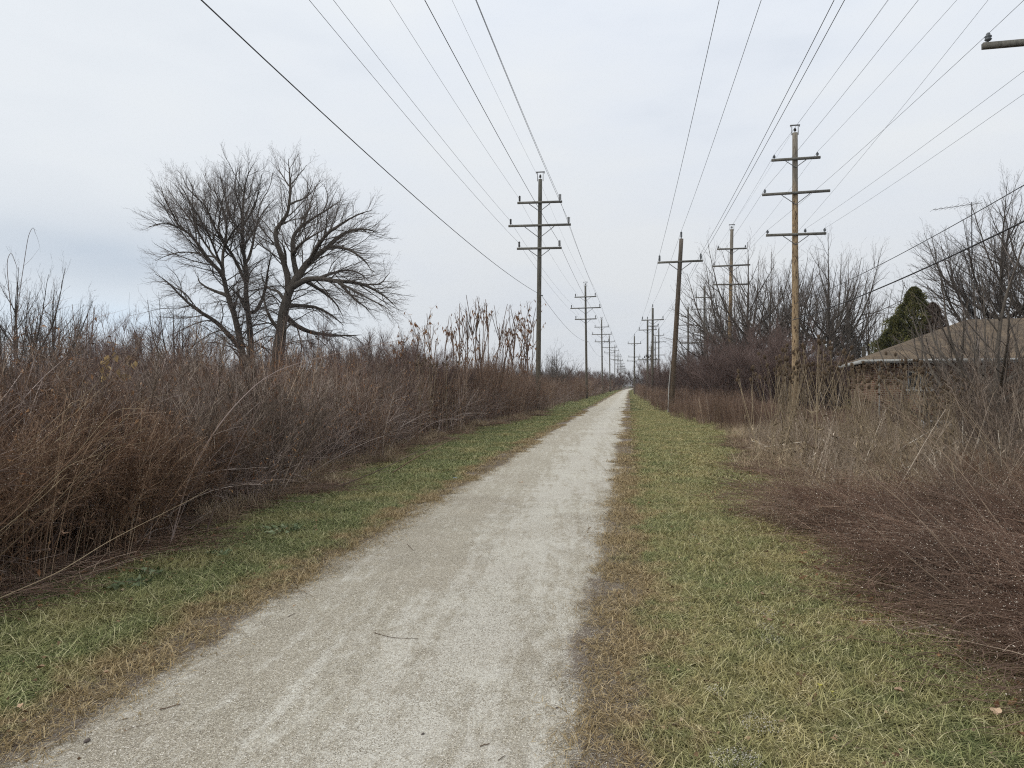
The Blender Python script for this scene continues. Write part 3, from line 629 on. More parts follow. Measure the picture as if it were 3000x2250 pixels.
def branch_tree(name, limbs, rad, centre, sc=1., dens=1., bark='bark', twig='twig', link=True, up=.16, fan=.3, thin=1., levels=4, droop=0., wig=1., tex=1.15, l1=(.62, 1.1, 3.8)):
    """limbs: smooth centre lines; rad: list of (base, tip) radii; four orders of forking side branches"""
    root = bpy.data.objects.new(name, None)
    if link: COL.objects.link(root)
    P0 = np.stack([smooth_line(L) for L in limbs]); n = P0.shape[1]
    w = rng.normal(size=P0.shape)*.022*sc; w[:, 0] = 0; P0 = P0+np.cumsum(w, 1)*.5
    R0 = np.stack([r1+(r0-r1)*(1-np.linspace(0, 1, n))**tex for r0, r1 in rad])
    fl = np.exp(-np.maximum(P0[:, :, 2], 0)/.7)*(P0[:, :1, 2] < .3); R0 = R0*(1+.3*fl)
    lump = 1+.05*np.sin(np.cumsum(np.ones_like(R0), 1)*1.9+rnd(0, 6, (len(R0), 1)))
    C = np.array(centre, float); q = 1/dens
    b, d, t, L, r = side(P0, R0, .36*sc*q, .2, .84, up, C, .25)
    keep = b[:, 2] > C[2]*.18; b, d, t, L, r = b[keep], d[keep], t[keep], L[keep], r[keep]
    ln = np.clip(L*(1.13-t)*l1[0]*rnd(.55, 1.3, len(t)), l1[1]*sc, l1[2]*sc)
    P1 = grow(b, d, ln, 9, unit(b-C)*fan*1.6+np.array([0, 0, .05-droop]), .1*wig); R1 = taper(len(P1), 9, np.minimum(r*.55, (.006+.0105*ln)*thin), .22)
    trunk = MB().tubes(P0, R0*lump, 9, bark, rnd(.35, .65, len(P0))); trunk.tubes(P1[ln > 1.6*sc], R1[ln > 1.6*sc], 5, bark, rnd(.3, .7, (ln > 1.6*sc).sum()))
    trunk.obj('trunk', root, True, link=link)
    mb = MB(); mb.tubes(P1[ln <= 1.6*sc], R1[ln <= 1.6*sc], 4, twig)
    P, Rr = P1, R1
    for lv in range(2, levels+1):
        gap, t0, ang, f, lo, hi, np_, rb = {2: (.27, .12, .78, .55, .4, 1.7, 6, .62), 3: (.2, .1, .74, .5, .22, .8, 4, .68), 4: (.16, .2, .66, .45, .1, .36, 2, .75)}[lv]
        b, d, t, L, r = side(P, Rr, gap*sc*q, t0, ang, .02, C, .22); ln = np.clip(L*(1.12-t)*f*rnd(.5, 1.35, len(t)), lo*sc, hi*sc)
        P = grow(b, d, ln, np_, unit(b-C)*fan*.9+np.array([0, 0, .06-droop*.6]), .11*wig); Rr = taper(len(P), np_, np.maximum(np.minimum(r*rb, .004+.006*ln), .0034)*thin, .45)
        mb.tubes(P, Rr, 3, twig)
    mb.obj('crown', root, link=link); return root

# --- the big cottonwoods on the left, limbs measured from the photograph, each given depth of its own
def ZX(zx, zy): return 136.5+.144*zx, 143.4+.144*zy
def measured_tree(name, Z0, lines, blobs, natt, label, rmax, cz, **kw):
    base = D(*[ZX(*lines[0][0][:2])[0], Z0]); limbs = []; rad = []
    for k, L in enumerate(lines):
        P = np.array([W(*ZX(q[0], q[1]), Z0+q[2])-base for q in L])
        if k == 0: P = np.concatenate([[[P[0][0], P[0][1], -.1]], P]); rad.append((rmax, .02))
        else:
            best = min(((np.linalg.norm(s_-P[0], axis=1).min(), np.linalg.norm(s_-P[0], axis=1).argmin(), j) for j, s_ in enumerate([smooth_line(q) for q in limbs])))
            S_ = smooth_line(limbs[best[2]]); r0, r1 = rad[best[2]]; P[0] = S_[best[1]]
            rr = r1+(r0-r1)*(1-best[1]/25)**.85; rad.append((min(rr*.8, .075+.022*plen(P[None])[0]), .014))
        limbs.append(P)
    c = W(*ZX(*cz), Z0)-base
    r = branch_tree(name, limbs, rad, c, 1., 1.16, tex=.85, up=.0, fan=.42, l1=(.66, 1.5, 4.0), **kw); r.location = base
    return tag(r, label, 'tree', 'tall bare cottonwoods behind the left thicket')
tot_ = lambda *b: b
bl = lambda *a: a
measured_tree('bare_tree', 50, [
    [(740,1620,0),(735,1480,0),(690,1230,0),(625,1050,0),(600,900,0),(560,870,-.5),(480,780,-1),(400,650,-1.5),(330,590,-2),(200,540,-2.5),(90,575,-3)],
    [(600,900,0),(592,800,.5),(625,650,1),(620,480,1),(560,360,1),(530,260,1.5)],
    [(560,850,0),(500,740,1),(440,640,1.5),(360,520,2),(270,400,2.5),(200,300,3)],
    [(480,770,0),(330,740,1),(200,780,1.5),(120,820,2)],
    [(700,1400,0),(560,1240,-1),(430,1170,-1.5),(330,1100,-2),(200,960,-2.5),(120,920,-3)],
    [(610,1080,0),(520,1020,1),(435,965,1.5),(430,900,2)],
    [(620,690,0),(680,600,-1),(740,540,-1.5),(800,480,-2)], [(440,640,1.5),(400,520,1),(380,380,0),(400,250,0)], [(330,590,-2),(240,480,-3),(190,380,-3),(170,300,-3)], [(540,380,1.5),(490,290,2),(470,210,2)],[(680,1200,0),(690,1080,1),(720,1010,1.5)],[(590,860,0),(520,660,-2),(420,470,-3),(330,330,-3),(280,240,-3)]],
    [(290,520,235,300,0,3.6),(430,330,260,170,0,3.2),(220,800,150,130,0,2.5),(210,990,120,110,-2,1.6),(480,1150,200,160,0,2)], 6500,
    'tall bare cottonwood leaning left, leftmost trunk of the big clump', .31, (560, 960))
measured_tree('bare_tree', 52, [
    [(805,1620,0),(800,1480,0),(785,1250,0),(755,1050,0),(765,900,0),(740,740,0),(735,540,0),(740,400,0),(760,250,-.5),(800,170,-1)],
    [(745,940,0),(680,800,-.5),(600,690,-1),(520,550,-1.5),(480,440,-2),(350,330,-2.5),(310,240,-3)],
    [(765,850,0),(790,780,.5),(830,560,1.5),(900,450,2),(960,400,2.5)],
    [(740,500,0),(690,380,1),(680,260,1),(700,170,1)],
    [(790,1180,0),(830,1180,0),(890,1050,-.5),(915,850,-1),(950,740,-1)],
    [(745,560,0),(820,460,-1),(850,330,-1.5),(870,220,-2)], [(600,690,-1),(560,560,-2),(590,400,-3),(610,240,-3)], [(830,560,1.5),(850,420,2.5),(930,300,3),(950,200,3)], [(735,620,0),(640,500,2),(600,330,3),(570,200,3)],[(760,1150,0),(700,1050,2),(690,950,2.5)]],
    [(700,350,270,220,0,3.4),(560,480,220,230,0,3),(830,520,170,260,0,3),(860,900,120,230,0,2)], 5600,
    'tall straight bare cottonwood, middle trunk of the big clump', .29, (740, 960))
measured_tree('bare_tree', 49, [
    [(960,1660,0),(985,1500,0),(1010,1300,0),(1030,1150,0),(1075,1000,0),(1150,900,0),(1200,820,.5),(1330,740,1),(1420,640,1.5),(1560,590,2),(1690,620,2)],
    [(1050,1030,0),(1045,880,0),(970,700,-.5),(955,600,-.5),(1000,560,-.5),(1060,450,-1),(1070,300,-1),(1060,180,-1),(1050,110,-1)],
    [(1100,950,0),(1085,780,.5),(1080,640,1),(1150,560,1.5),(1290,480,2),(1420,390,2)],
    [(1110,990,0),(1170,940,-.5),(1260,935,-1),(1400,960,-1.5),(1560,970,-2),(1700,1040,-2.5),(1800,1130,-3)],
    [(1060,1140,0),(1150,1130,1),(1250,1140,1.5),(1370,1200,2),(1440,1270,2.5)],
    [(1400,960,-1.5),(1480,1050,-2),(1620,1160,-2.5)],
    [(1330,740,1),(1450,720,0),(1580,800,-1),(1640,900,-1)],
    [(980,1320,0),(900,1170,-1),(880,1000,-1)],
    [(1290,480,2),(1330,380,2),(1290,280,2)],
    [(1000,1130,0),(985,1020,.5),(900,1010,1),(860,900,1)],
    [(1560,970,-2),(1690,990,-2),(1760,900,-2)],
    [(1030,860,0),(1040,730,-1),(980,660,-1.5)],
    [(1060,450,-1),(1180,380,0),(1220,270,0)], [(1150,560,1.5),(1200,420,3),(1240,300,3.5),(1280,250,3.5)], [(1200,820,.5),(1290,650,-1.5),(1420,560,-2.5),(1560,480,-3),(1630,470,-3)], [(1260,935,-1),(1400,880,1.5),(1540,880,2.5),(1640,960,3)], [(1170,940,-.5),(1300,1020,1.5),(1400,1120,2.5),(1440,1200,2.5)], [(1080,780,.5),(1130,700,-2),(1240,640,-3),(1380,560,-3.5)], [(1060,300,-1),(1000,210,-.5),(980,150,0)], [(1060,300,-1),(1120,220,-1),(1180,150,-1)], [(1070,1200,0),(1130,1290,1.5),(1280,1330,2),(1400,1340,2.5),(1560,1330,3)], [(1400,960,-1.5),(1560,1060,-3),(1700,1130,-3.5),(1780,1190,-4)]],
    [(1120,330,210,230,0,3.2),(1330,560,250,220,0,3.4),(1520,650,190,180,0,3),(1480,850,230,170,-.5,3),(1640,1060,180,170,-2,2.2),(1250,1050,260,200,0,2.6),(1350,1260,250,120,0,2),(1740,930,70,110,-2,1.2)], 9500,
    'broad bare cottonwood with arching limbs, rightmost of the big clump', .5, (1120, 1000), droop=.1)

M['shoot'] = tone_mat('grey_brown_shoot', [(.06,.045,.036),(.16,.122,.095),(.34,.275,.225),(.58,.49,.41)])
# --- other bare trees and shrubs: a few shapes, then copies
def auto_tree(name, hgt, rad, trunk, nl, natt=0, spread=1., twig='twig', r0=.008, link=False, sc=1., dens=.8, thin=1., **kw):
    lean = rng.normal(0, .3, 2); T = np.array([[0, 0, -.1], [lean[0]*.3, lean[1]*.3, trunk*.6], [lean[0], lean[1], trunk], [lean[0]*1.5, lean[1]*1.5, (trunk+hgt)/2], [lean[0]*1.2+rng.normal(0, .4), lean[1]*1.2, hgt*.93]])
    limbs = [T]; rb = hgt*.017; rads = [(rb, .012)]; S_ = smooth_line(T); a0 = rnd(0, 6); zs = S_[:, 2]
    for k in range(nl):
        a = a0+k*2.4+rng.normal(0, .25); f = rnd(.55, 1.0)*spread; zt = trunk*rnd(.75, 1.05)+(hgt-trunk)*.3*(k/nl)
        j = int(np.abs(zs-zt).argmin()); p0 = S_[j]; o = np.array([cos(a), sin(a), 0]); top = zt+(hgt-zt)*rnd(.55, .95)*math.sqrt(max(.2, 1.15-f*f*.6))
        p2 = o*rad*f+[0, 0, top]; p1 = p0*.35+p2*.65+o*rad*.1-[0, 0, (top-zt)*.12]; pm = p0*.7+p2*.3+o*rad*.12-[0, 0, (top-zt)*.06]
        limbs.append(np.array([p0, pm, p1, p2])); rr = rb*(1-j/25)**1.1; rads.append((min(rr*.8, .03+.012*plen(limbs[-1][None])[0]), .012))
    return branch_tree(name, limbs, rads, (0, 0, trunk*.8), sc, dens, twig=twig, link=link, thin=thin, up=.07, fan=.4, **kw)
def auto_shrub(name, hgt, rad, nst, natt, twig='redtwig', r0=.0065, link=False, step=.28, dk=.33):
    """vase of straight-ish stems that fork three times; natt sets how many twigs"""
    root = bpy.data.objects.new(name, None)
    if link: COL.objects.link(root)
    a = rnd(0, 2*pi, nst); f = np.sqrt(rnd(0, 1, nst)); b = np.stack([np.cos(a)*f*rad*.22, np.sin(a)*f*rad*.22, np.full(nst, -.03)], 1)
    sp = rad/hgt*f*1.1; d = np.stack([np.cos(a)*sp, np.sin(a)*sp, np.ones(nst)], 1)+rng.normal(0, .08, (nst, 3))
    L = hgt*(1-.3*f**2)*rnd(.65, .98, nst); P = grow(b, d, L, 8, (0, 0, .12), .05)
    k = natt/1500
    mb = MB().tubes(P, taper(nst, 8, hgt*rnd(.004, .0075, nst), .18), 5, 'bark' if twig == 'twig' else twig, rnd(.1, .8, nst)); mb.obj('trunk', root, True, link=link)
    b1, d1, t1, i1 = sprout(P, 8, .18, 1, .48, .2); Q = grow(b1, d1, hgt*(1.15-t1)*rnd(.22, .48, len(b1)), 6, (0, 0, .25), .06)
    mb = MB().tubes(Q, taper(len(Q), 6, r0*1.7, .35), 3, twig)
    b2, d2, t2, i2 = sprout(Q, max(2, int(6*k)), .2, 1, .5, .15); R = grow(b2, d2, hgt*rnd(.06, .17, len(b2)), 4, (0, 0, .2), .07)
    mb.tubes(R, taper(len(R), 4, r0*.9, .4), 3, twig)
    b3, d3, t3, i3 = sprout(R, 3, .3, 1, .55, .1); S = grow(b3, d3, hgt*rnd(.025, .08, len(b3)), 2, (0, 0, 0), .07)
    mb.tubes(S, taper(len(S), 2, r0*.65, .5), 3, twig); mb.obj('crown', root, link=link); return root
TREES = [auto_tree('bare_tree', 10.2, 5.2, 1.6, 13), auto_tree('bare_tree', 11.6, 4.3, 2.6, 11), auto_tree('bare_tree', 8.2, 3.6, 1.4, 10)]
SHRUBS = [auto_shrub('bare_shrub', 5.2, 3.0, 22, 2300), auto_shrub('bare_shrub', 4.2, 2.6, 20, 1900), auto_shrub('bare_shrub', 3.2, 2.2, 16, 1300, 'twig')]
def place(proto, loc, h=None, s=1., rz=None, label=None, cat='tree', group=None, sx=None):
    sc_ = (s*(sx or 1), s*(sx or 1), s)
    c = dup(proto, loc, rnd(0, 6.28) if rz is None else rz, sc_, label, group); c['category'] = cat; return c
def at_px(px, Z): return D(px, Z)

# far left and behind the thicket
GL = 'bare trees and shrubs behind the left thicket'
for (px, Z, pr, s, sx, lab) in [
    (30, 24, TREES[2], .74, .75, 'small bare tree at the left edge of the picture, nearest of the left saplings'),
    (2, 27, TREES[2], .66, .8, 'bare sapling cut off by the left picture edge'),
    (52, 30, TREES[1], .56, .8, 'slim bare sapling just right of the left edge tree'),
    (96, 33, SHRUBS[0], .85, .9, 'low bare shrub below the blue gap in the clouds'),
    (122, 40, SHRUBS[0], 1.12, .9, 'grey bare shrub left of the cottonwoods, against pale sky'),
    (150, 42, SHRUBS[1], 1.5, .9, 'rounded grey shrub below the lowest left cottonwood limb'),
    (178, 44, TREES[2], .95, .8, 'small bare tree under the left cottonwood crown'),
    (205, 39, SHRUBS[1], 1.25, 1., 'bare shrub at the left foot of the cottonwoods'),
    (262, 56, SHRUBS[0], 1.1, 1., 'bare shrub between the cottonwood trunks'),
    (318, 46, SHRUBS[0], 1.15, 1.05, 'bare shrub right of the broad cottonwood trunk'),
    (352, 52, SHRUBS[1], 1.45, 1.05, 'twiggy shrub under the drooping right cottonwood limb'),
    (388, 44, SHRUBS[0], .98, 1., 'rusty brown shrub at the right edge of the cottonwood crown'),
    (415, 40, SHRUBS[1], 1.12, .9, 'reddish shrub rising above the left thicket'),
    (72, 60, SHRUBS[0], 1.1, 1.5, 'distant low shrub seen through the left saplings'),
    ]:
    place(pr, at_px(px, Z), s=s, sx=sx, label=lab, cat='tree' if pr in TREES else 'shrub', group=GL)
place(auto_tree('bare_tree', 5.2, 2.7, .4, 14, thin=1.3), at_px(554, 88), s=1.3, label='round fan shaped bare tree just right of the nearest left pole', cat='tree')
fl = auto_shrub('bare_shrub', 4.5, 4.5, 22, 2000, 'redtwig', .012, step=.4, dk=.5)
for (px, Z, s, lab) in [(580, 120, 1.15, 'purple brown shrub right of the round bare tree'), (594, 150, 1.1, 'shrub between the second and third left poles'), (606, 190, 1.5, 'distant bare shrub by the fourth left pole'), (616, 260, 1.6, 'farthest bare shrub on the left of the path')]:
    place(fl, at_px(px, Z), s=s, label=lab, cat='shrub', group='distant shrubs left of the path')

# right-hand thicket: overlapping shrubs and trees
GRt = 'bare shrubs massed behind the right-hand poles'
lst = [(672,95,0,1.05,'dark bare shrub beside the far end of the path'),(655,120,0,1.25,'bare shrub behind the fourth pole right of the path'),(645,150,0,1.45,'dark shrub where the right thicket meets the path'),(660,100,1,1.1,'low bare shrub beside the pair of far right poles'),
 (690,75,0,.95,'shrub just right of the leaning single arm pole'),(703,66,1,1.15,'shrub in front of the slim grey pole tops'),(716,60,0,1.0,'shrub left of the farther tan pole'),(730,57,1,1.3,'bushy shrub at the foot of the farther tan pole'),
 (700,85,0,1.25,'taller shrub behind the leaning pole'),(683,88,0,1.05,'purple grey shrub seen behind the leaning pole foot'),(720,78,0,1.35,'tall shrub behind the farther tan pole'),(745,62,0,1.2,'shrub right of the farther tan pole'),
 (758,56,0,1.05,'shrub between the two tan poles'),(770,52,1,1.35,'dense shrub left of the nearer tan pole'),(784,50,0,1.0,'dark shrub at the left foot of the nearer tan pole'),(806,50,1,1.2,'shrub at the right foot of the nearer tan pole'),
 (822,54,0,.92,'shrub right of the nearer tan pole'),(838,52,1,1.1,'low twiggy shrub left of the house eave'),(854,50,1,1.05,'shrub behind the left roof corner'),(872,46,1,.92,'shrub against the left side of the brick house'),
 (740,80,0,1.3,'tall shrub between the tan poles, farther back'),(775,75,0,1.2,'shrub crown rising behind the middle of the thicket'),(664,80,1,.9,'low shrub left of the leaning pole'),(810,70,0,1.2,'farther shrub right of the nearer tan pole'),(846,66,0,1.0,'farther shrub left of the evergreen')]
for px, Z, k, s, lab in lst: place(SHRUBS[k], at_px(px, Z), s=s*float(np.interp(px, [660, 700, 760, 830, 870], [1.0, 1.12, 1.2, 1.05, .95])), label=lab, cat='shrub', group=GRt)
for px, Z, k, s, sx, lab in [(752, 66, 0, 1.32, .95, 'round headed bare tree just right of the farther tan pole'), (775, 62, 0, 1.18, .8, 'leaning bare tree between the two tan poles'),
    (716, 70, 2, 1.05, 1., 'small bare tree left of the farther tan pole'), (828, 56, 1, 1.06, .8, 'tall bare tree just right of the nearer tan pole'), (848, 60, 1, .98, .6, 'narrow bare tree with upright limbs left of the evergreen'),
    (878, 52, 2, .98, .8, 'small bare tree directly left of the evergreen'), (735, 90, 1, 1.1, 1., 'bare tree far back in the right thicket'), (800, 66, 1, 1.0, 1., 'bare tree hidden behind the nearer tan pole')]:
    place(TREES[k], at_px(px, Z), s=s*1.2, sx=sx, label=lab, group='bare trees beyond the right-hand poles')
bigt = auto_tree('bare_tree', 15.8, 6.6, 2.4, 15, sc=1.05, dens=.95)
place(bigt, at_px(1014, 47), s=1.03, rz=.6, label='large bare tree towering behind the brick roof at the right edge', cat='tree')
place(bigt, at_px(1052, 50), s=1.1, rz=2.9, label='large bare tree cut off by the right picture edge', cat='tree')
# young tree in front of the roof at the right
st = auto_tree('bare_tree', 5.6, 3.0, .5, 9, spread=1.1, sc=.75, dens=.6, thin=.75)
place(st, at_px(978, 20), s=.82, label='dark leaning bare sapling in front of the brick roof', cat='tree')
place(st, at_px(996, 22), s=.9, rz=4, label='sprawling bare sapling in front of the right end of the brick wall', cat='tree')
st2 = auto_tree('bare_tree', 4.2, 2.6, .4, 8, spread=1.1, sc=.75, dens=.42, thin=.7)
place(st2, at_px(938, 21), s=.9, rz=3, label='thin airy sapling veiling the small window', cat='tree')
place(st, at_px(962, 19), s=.5, rz=1, label='smallest bare sapling before the brick wall', cat='tree')
place(st, at_px(1010, 18.5), s=.78, rz=2, label='twiggy sapling at the right edge in front of the house wall', cat='tree')
SB = auto_shrub('bare_shrub', 2.5, 1.6, 15, 1000, 'shoot', .0042)
for px, Z, s, lab in [(1005, 15.5, 1., 'tangled bare bush at the right edge before the house'), (972, 18.5, .8, 'low bare bush in front of the brick wall'), (1030, 13, 1., 'dark bush cut off by the right picture edge'), (985, 16.5, 1.15, 'wide tangled bush hiding the right part of the brick wall'), (1008, 11.5, .95, 'near bare bush low at the right edge'), (885, 24, .75, 'small bare bush at the left house corner')]:
    place(SB, at_px(px, Z), s=s, label=lab, cat='shrub', group='bare bushes in front of the brick house')
# bare bushes in the left thicket, near
for px, Z, s, lab in [(150, 8.6, .85, 'purple bare bush rising from the near left thicket'), (235, 11, .88, 'bare bush with long grey shoots in the left thicket'), (300, 14, .9, 'bushy bare shoots in front of the broad cottonwood'), (60, 9.5, .95, 'bare bush among the goldenrod at the left edge'), (345, 18, .95, 'brown bare bush right of the cottonwood foot'), (395, 22, 1.05, 'bare bush behind the upright stalks'), (185, 9.4, .95, 'bare bush below the gap between left shrubs'), (262, 10.8, .92, 'bare bush at the front of the left bramble tangle'), (110, 7.6, .85, 'bare bush beside the hanging tan leaves'), (318, 15.5, 1.05, 'tall bare bush in front of the cottonwood foot'), (212, 12.5, 1.1, 'tall bare bush left of the cottonwood trunks'), (20, 8.2, .9, 'bare bush at the very left edge above the goldenrod'), (370, 19.5, 1.15, 'reddish bush where the upright stalks begin')]:
    place(SB, at_px(px, Z), s=s, label=lab, cat='shrub', group='bare bushes in the left thicket')

for px, s_, lab in [(372, .80, 'dark bushy shrub right of the cottonwood limbs'), (388, .95, 'tallest dark shrub between the cottonwoods and the saplings'), (402, .90, 'rounded brown shrub just left of the saplings'), (416, .88, 'brown shrub where the saplings begin'), (434, .72, 'low dark shrub behind the first saplings'), (336, .66, 'low brown shrub right of the broad cottonwood trunk')]:
    Zs = 8.0/(.162-.987*(px-512)/710); place(SHRUBS[1], at_px(px, Zs), s=s_*Zs/22*.86, label=lab, cat='shrub', group='shrubs rising above the left thicket')
place(st, at_px(1012, 15.5), s=.95, rz=5.2, label='nearest forked bare sapling, crossing the roof at the right edge', cat='tree')
# --- evergreens
def evergreen(name, loc, hgt, rad, m_, n, label, lob=1):
    root = empty(name, loc, label=label, cat='tree'); mb = MB()
    mb.tubes(np.array([[[0, 0, -.05], [0, 0, hgt*.5], [0, 0, hgt*.9]]]), np.array([[.16, .1, .03]]), 7, 'bark'); mb.obj('trunk', root)
    z = rnd(.02, 1, n)**.85; prof = np.clip(1-z, 0, 1)**.72*(.9+.12*np.sin(z*27)+.1*np.sin(z*61))*1.18; a = rnd(0, 2*pi, n)
    lump = 1+.17*np.sin(a*3+z*9)+.14*np.sin(a*7-z*17)+.1*np.sin(a*13+z*31)+.08*np.sin(a*21+z*53)
    r = rad*prof*lump*rnd(.45, 1.08, n)**.5
    C = np.stack([r*np.cos(a), r*np.sin(a), z*hgt], 1); out = np.stack([np.cos(a), np.sin(a), rnd(.5, 1.6, n)], 1)
    mb = MB()
    mb.leaves(C, out+rng.normal(size=(n, 3))*.4, rnd(.06, .24, n), m_, np.clip(.35+.5*np.sin(a*3+z*9)*.5+rng.normal(0, .25, n), 0, 1), .35, .3)
    P = grow(np.stack([0*z, 0*z, z*hgt*.95], 1)[:300], out[:300], (rad*prof)[:300], 4, (0, 0, .2), .1); mb.tubes(P, taper(300, 4, .012), 3, 'bark')
    mb.obj('crown', root); return root
evergreen('evergreen_tree', at_px(914, 44), 7.7, 2.7, 'evergreen', 30000, 'dense dark green cone shaped evergreen behind the brick roof')
evergreen('evergreen_tree', at_px(897, 43), 5.7, 2.3, 'evergreen', 18000, 'shorter green evergreen joined to the left of the taller one')
evergreen('evergreen_tree', at_px(933, 43), 6.6, 1.9, 'rusty', 16000, 'rusty brown evergreen at the right of the green one')
evergreen('spruce_tree', at_px(848, 62), 7., 2.4, 'bluegreen', 10000, 'dark blue green spruce low behind the thicket left of the house')

# far hedgerow on the horizon
HD = [auto_shrub('hedge', 7.5, 6, 14, 700, 'twig', .03, step=.8, dk=1.), auto_tree('hedge', 10, 5, 2, 6, sc=2., dens=.8, thin=5, levels=3)]
me_ = []
for h_ in HD:
    mb = MB()
    for ch in h_.children:
        v = np.empty(len(ch.data.vertices)*3, np.float32); ch.data.vertices.foreach_get('co', v); f = np.empty(len(ch.data.loops), np.int32); ch.data.loops.foreach_get('vertex_index', f)
        mb.add(v.reshape(-1, 3), f.reshape(-1, 4), 'twig')
    me_.append(mb.mesh('hedgerow_tree'))
n = 900; az = rnd(-1.2, .62, n); rr = rnd(190, 420, n); P = np.stack([np.sin(az)*rr, np.cos(az)*rr, 0*az], 1); P = P[np.abs(P[:, 0]+1) > 12]; n = len(P)
scatter('far_treeline', me_, P, rnd(0, 6.28, n), rnd(.6, 1.15, n), label='thin grey line of far bare woodland along the horizon', cat='woodland')
n = 700; az = rnd(-1.1, .6, n); rr = rnd(420, 900, n); P = np.stack([np.sin(az)*rr, np.cos(az)*rr, 0*az], 1)
scatter('far_treeline', me_, P, rnd(0, 6.28, n), rnd(1., 1.8, n), label='farthest hazy woodland closing the view', cat='woodland')

# ================================================================ utility poles
def insulator(kind):
    if kind == 'tall':
        pr = [(.018, -.03), (.018, .05)]
        for k in range(6): z = .05+k*.055; pr += [(.04, z), (.075, z+.01), (.07, z+.022), (.035, z+.05)]
        return pr+[(.03, .39), (.0, .4)]
    if kind == 'stack':
        pr = [(.02, -.03), (.02, .06)]
        for k in range(5): z = .06+k*.07; pr += [(.035, z), (.10, z+.02), (.095, z+.03), (.03, z+.065)]
        return pr+[(.03, .42), (0, .43)]
    return [(.016, -.12), (.016, .05), (.06, .055), (.085, .085), (.07, .11), (.04, .12), (.085, .145), (.075, .175), (.045, .19), (.05, .22), (.03, .25), (0, .255)]
def shaft(h, r0, r1, mt, lean=(0, 0)):
    zz = np.linspace(-.3, h, 14); P = np.stack([lean[0]*zz, lean[1]*zz, zz], 1)
    mb = MB().tubes(P[None], np.interp(zz, [0, h], [r0, r1])[None]*(1+.015*np.sin(zz*3))[None], 16, mt, cap=True)
    for k in range(10):      # bolts and climbing hardware
        z = h*.28+k*h*.065; a = rnd(0, 6.28)
        r = np.interp(z, [0, h], [r0, r1]); c = np.array([lean[0]*z+cos(a)*r, lean[1]*z+sin(a)*r, z]); mb.blobs(c[None], .028, 'steel')
    return mb
def arm(parent, z, half, ins, cx=0, y=-.17, th=.105, lean=0, tilt=0, brace=None, insk='pin', insm=('bluegreyporcelain',), mt='armwood'):
    """one crossarm with its braces and insulators; ins = list of x offsets"""
    x0 = cx
    ctl, stl = cos(tilt), sin(tilt)
    rot = [[ctl, 0, -stl], [0, 1, 0], [stl, 0, ctl]]
    mb = MB().box((x0, y, z), (2*half, th*.85, th), mt, rot=rot)
    mb.blobs(np.array([[x0, y-.06, z]]), .03, 'steel'); o = mb.obj('crossarm', parent)
    bx = brace if brace else half*.42; dz = bx*.85
    for s in (-1, 1):
        q = MB(); a = np.array([x0+s*bx, y, z-.02-th/2+s*bx*stl]); e = np.array([x0-lean*dz, y+.03, z-dz]); mid = (a+e)/2; dv = e-a; L = np.linalg.norm(dv)
        ux = dv/L; uy = np.array([0, 1., 0]); uz = np.cross(ux, uy)
        q.box(mid, (L, .012, .045), 'steel', rot=np.stack([ux, uy, uz], 1)); q.obj('brace', parent)
    for k, xi in enumerate(ins):
        mk = insm[k % len(insm)]; kk = insk[k % len(insk)] if isinstance(insk, (list, tuple)) else insk
        MB().lathe((x0+xi, y, z+th/2+xi*stl), insulator(kk), mk, 12).obj('insulator', parent, True)
    return o
def topbracket(parent, h, r, x=0):
    mb = MB(); mb.box((x, 0, h+.46), (.56, .1, .05), 'steel')
    for s in (-1, 1):
        mb.box((x+s*.18, 0, h+.16), (.035, .05, .56), 'steel')
        mb.box((x+s*.26, 0, h+.40), (.03, .05, .08), 'steel')
    mb.obj('top_bracket', parent)
    MB().lathe((x, 0, h+.05), insulator('pin'), 'blackporcelain', 10).obj('insulator', parent, True)

# left row: three arms, tall insulators
def left_pole():
    r = empty('utility_pole', (0, 0, 0), label='x', cat='utility pole', group='three arm poles left of the path')
    shaft(14.75, .165, .12, 'greywood').obj('pole_shaft', r, True); topbracket(r, 14.75, .12)
    for z, hf in ((13.25, 1.42), (11.8, 1.98), (10.35, 1.42)):
        arm(r, z, hf, (-hf+.14, hf-.14), insk=('tall', 'stack'), insm=('blackporcelain', 'greyporcelain'), brace=hf*.47, th=.13)
    mb = MB(); mb.box((.17, 0, 7.4), (.16, .06, .06), 'steel'); mb.obj('cable_clamp', r); return r
S1 = 44.6; LP = [(-5.67+.0058*(S1+48.4*k-S1), S1+48.4*k) for k in range(0, 12)]
ordn = ['nearest', 'second', 'third', 'fourth', 'fifth', 'sixth', 'seventh', 'eighth', 'ninth', 'tenth', 'eleventh', 'twelfth']
lp = left_pole(); lp.location = (LP[0][0], LP[0][1], 0); lp.rotation_euler = (0, radians(.6), 0)
lp['label'] = 'nearest grey three arm pole left of the path, black insulators on its left ends'
for k in range(1, 12):
    c = dup(lp, (LP[k][0], LP[k][1], 0), radians(rng.normal(0, 1)), None, f'{ordn[k]} grey three arm pole along the row left of the path'); c.rotation_euler[1] = radians(rng.normal(0, .5))

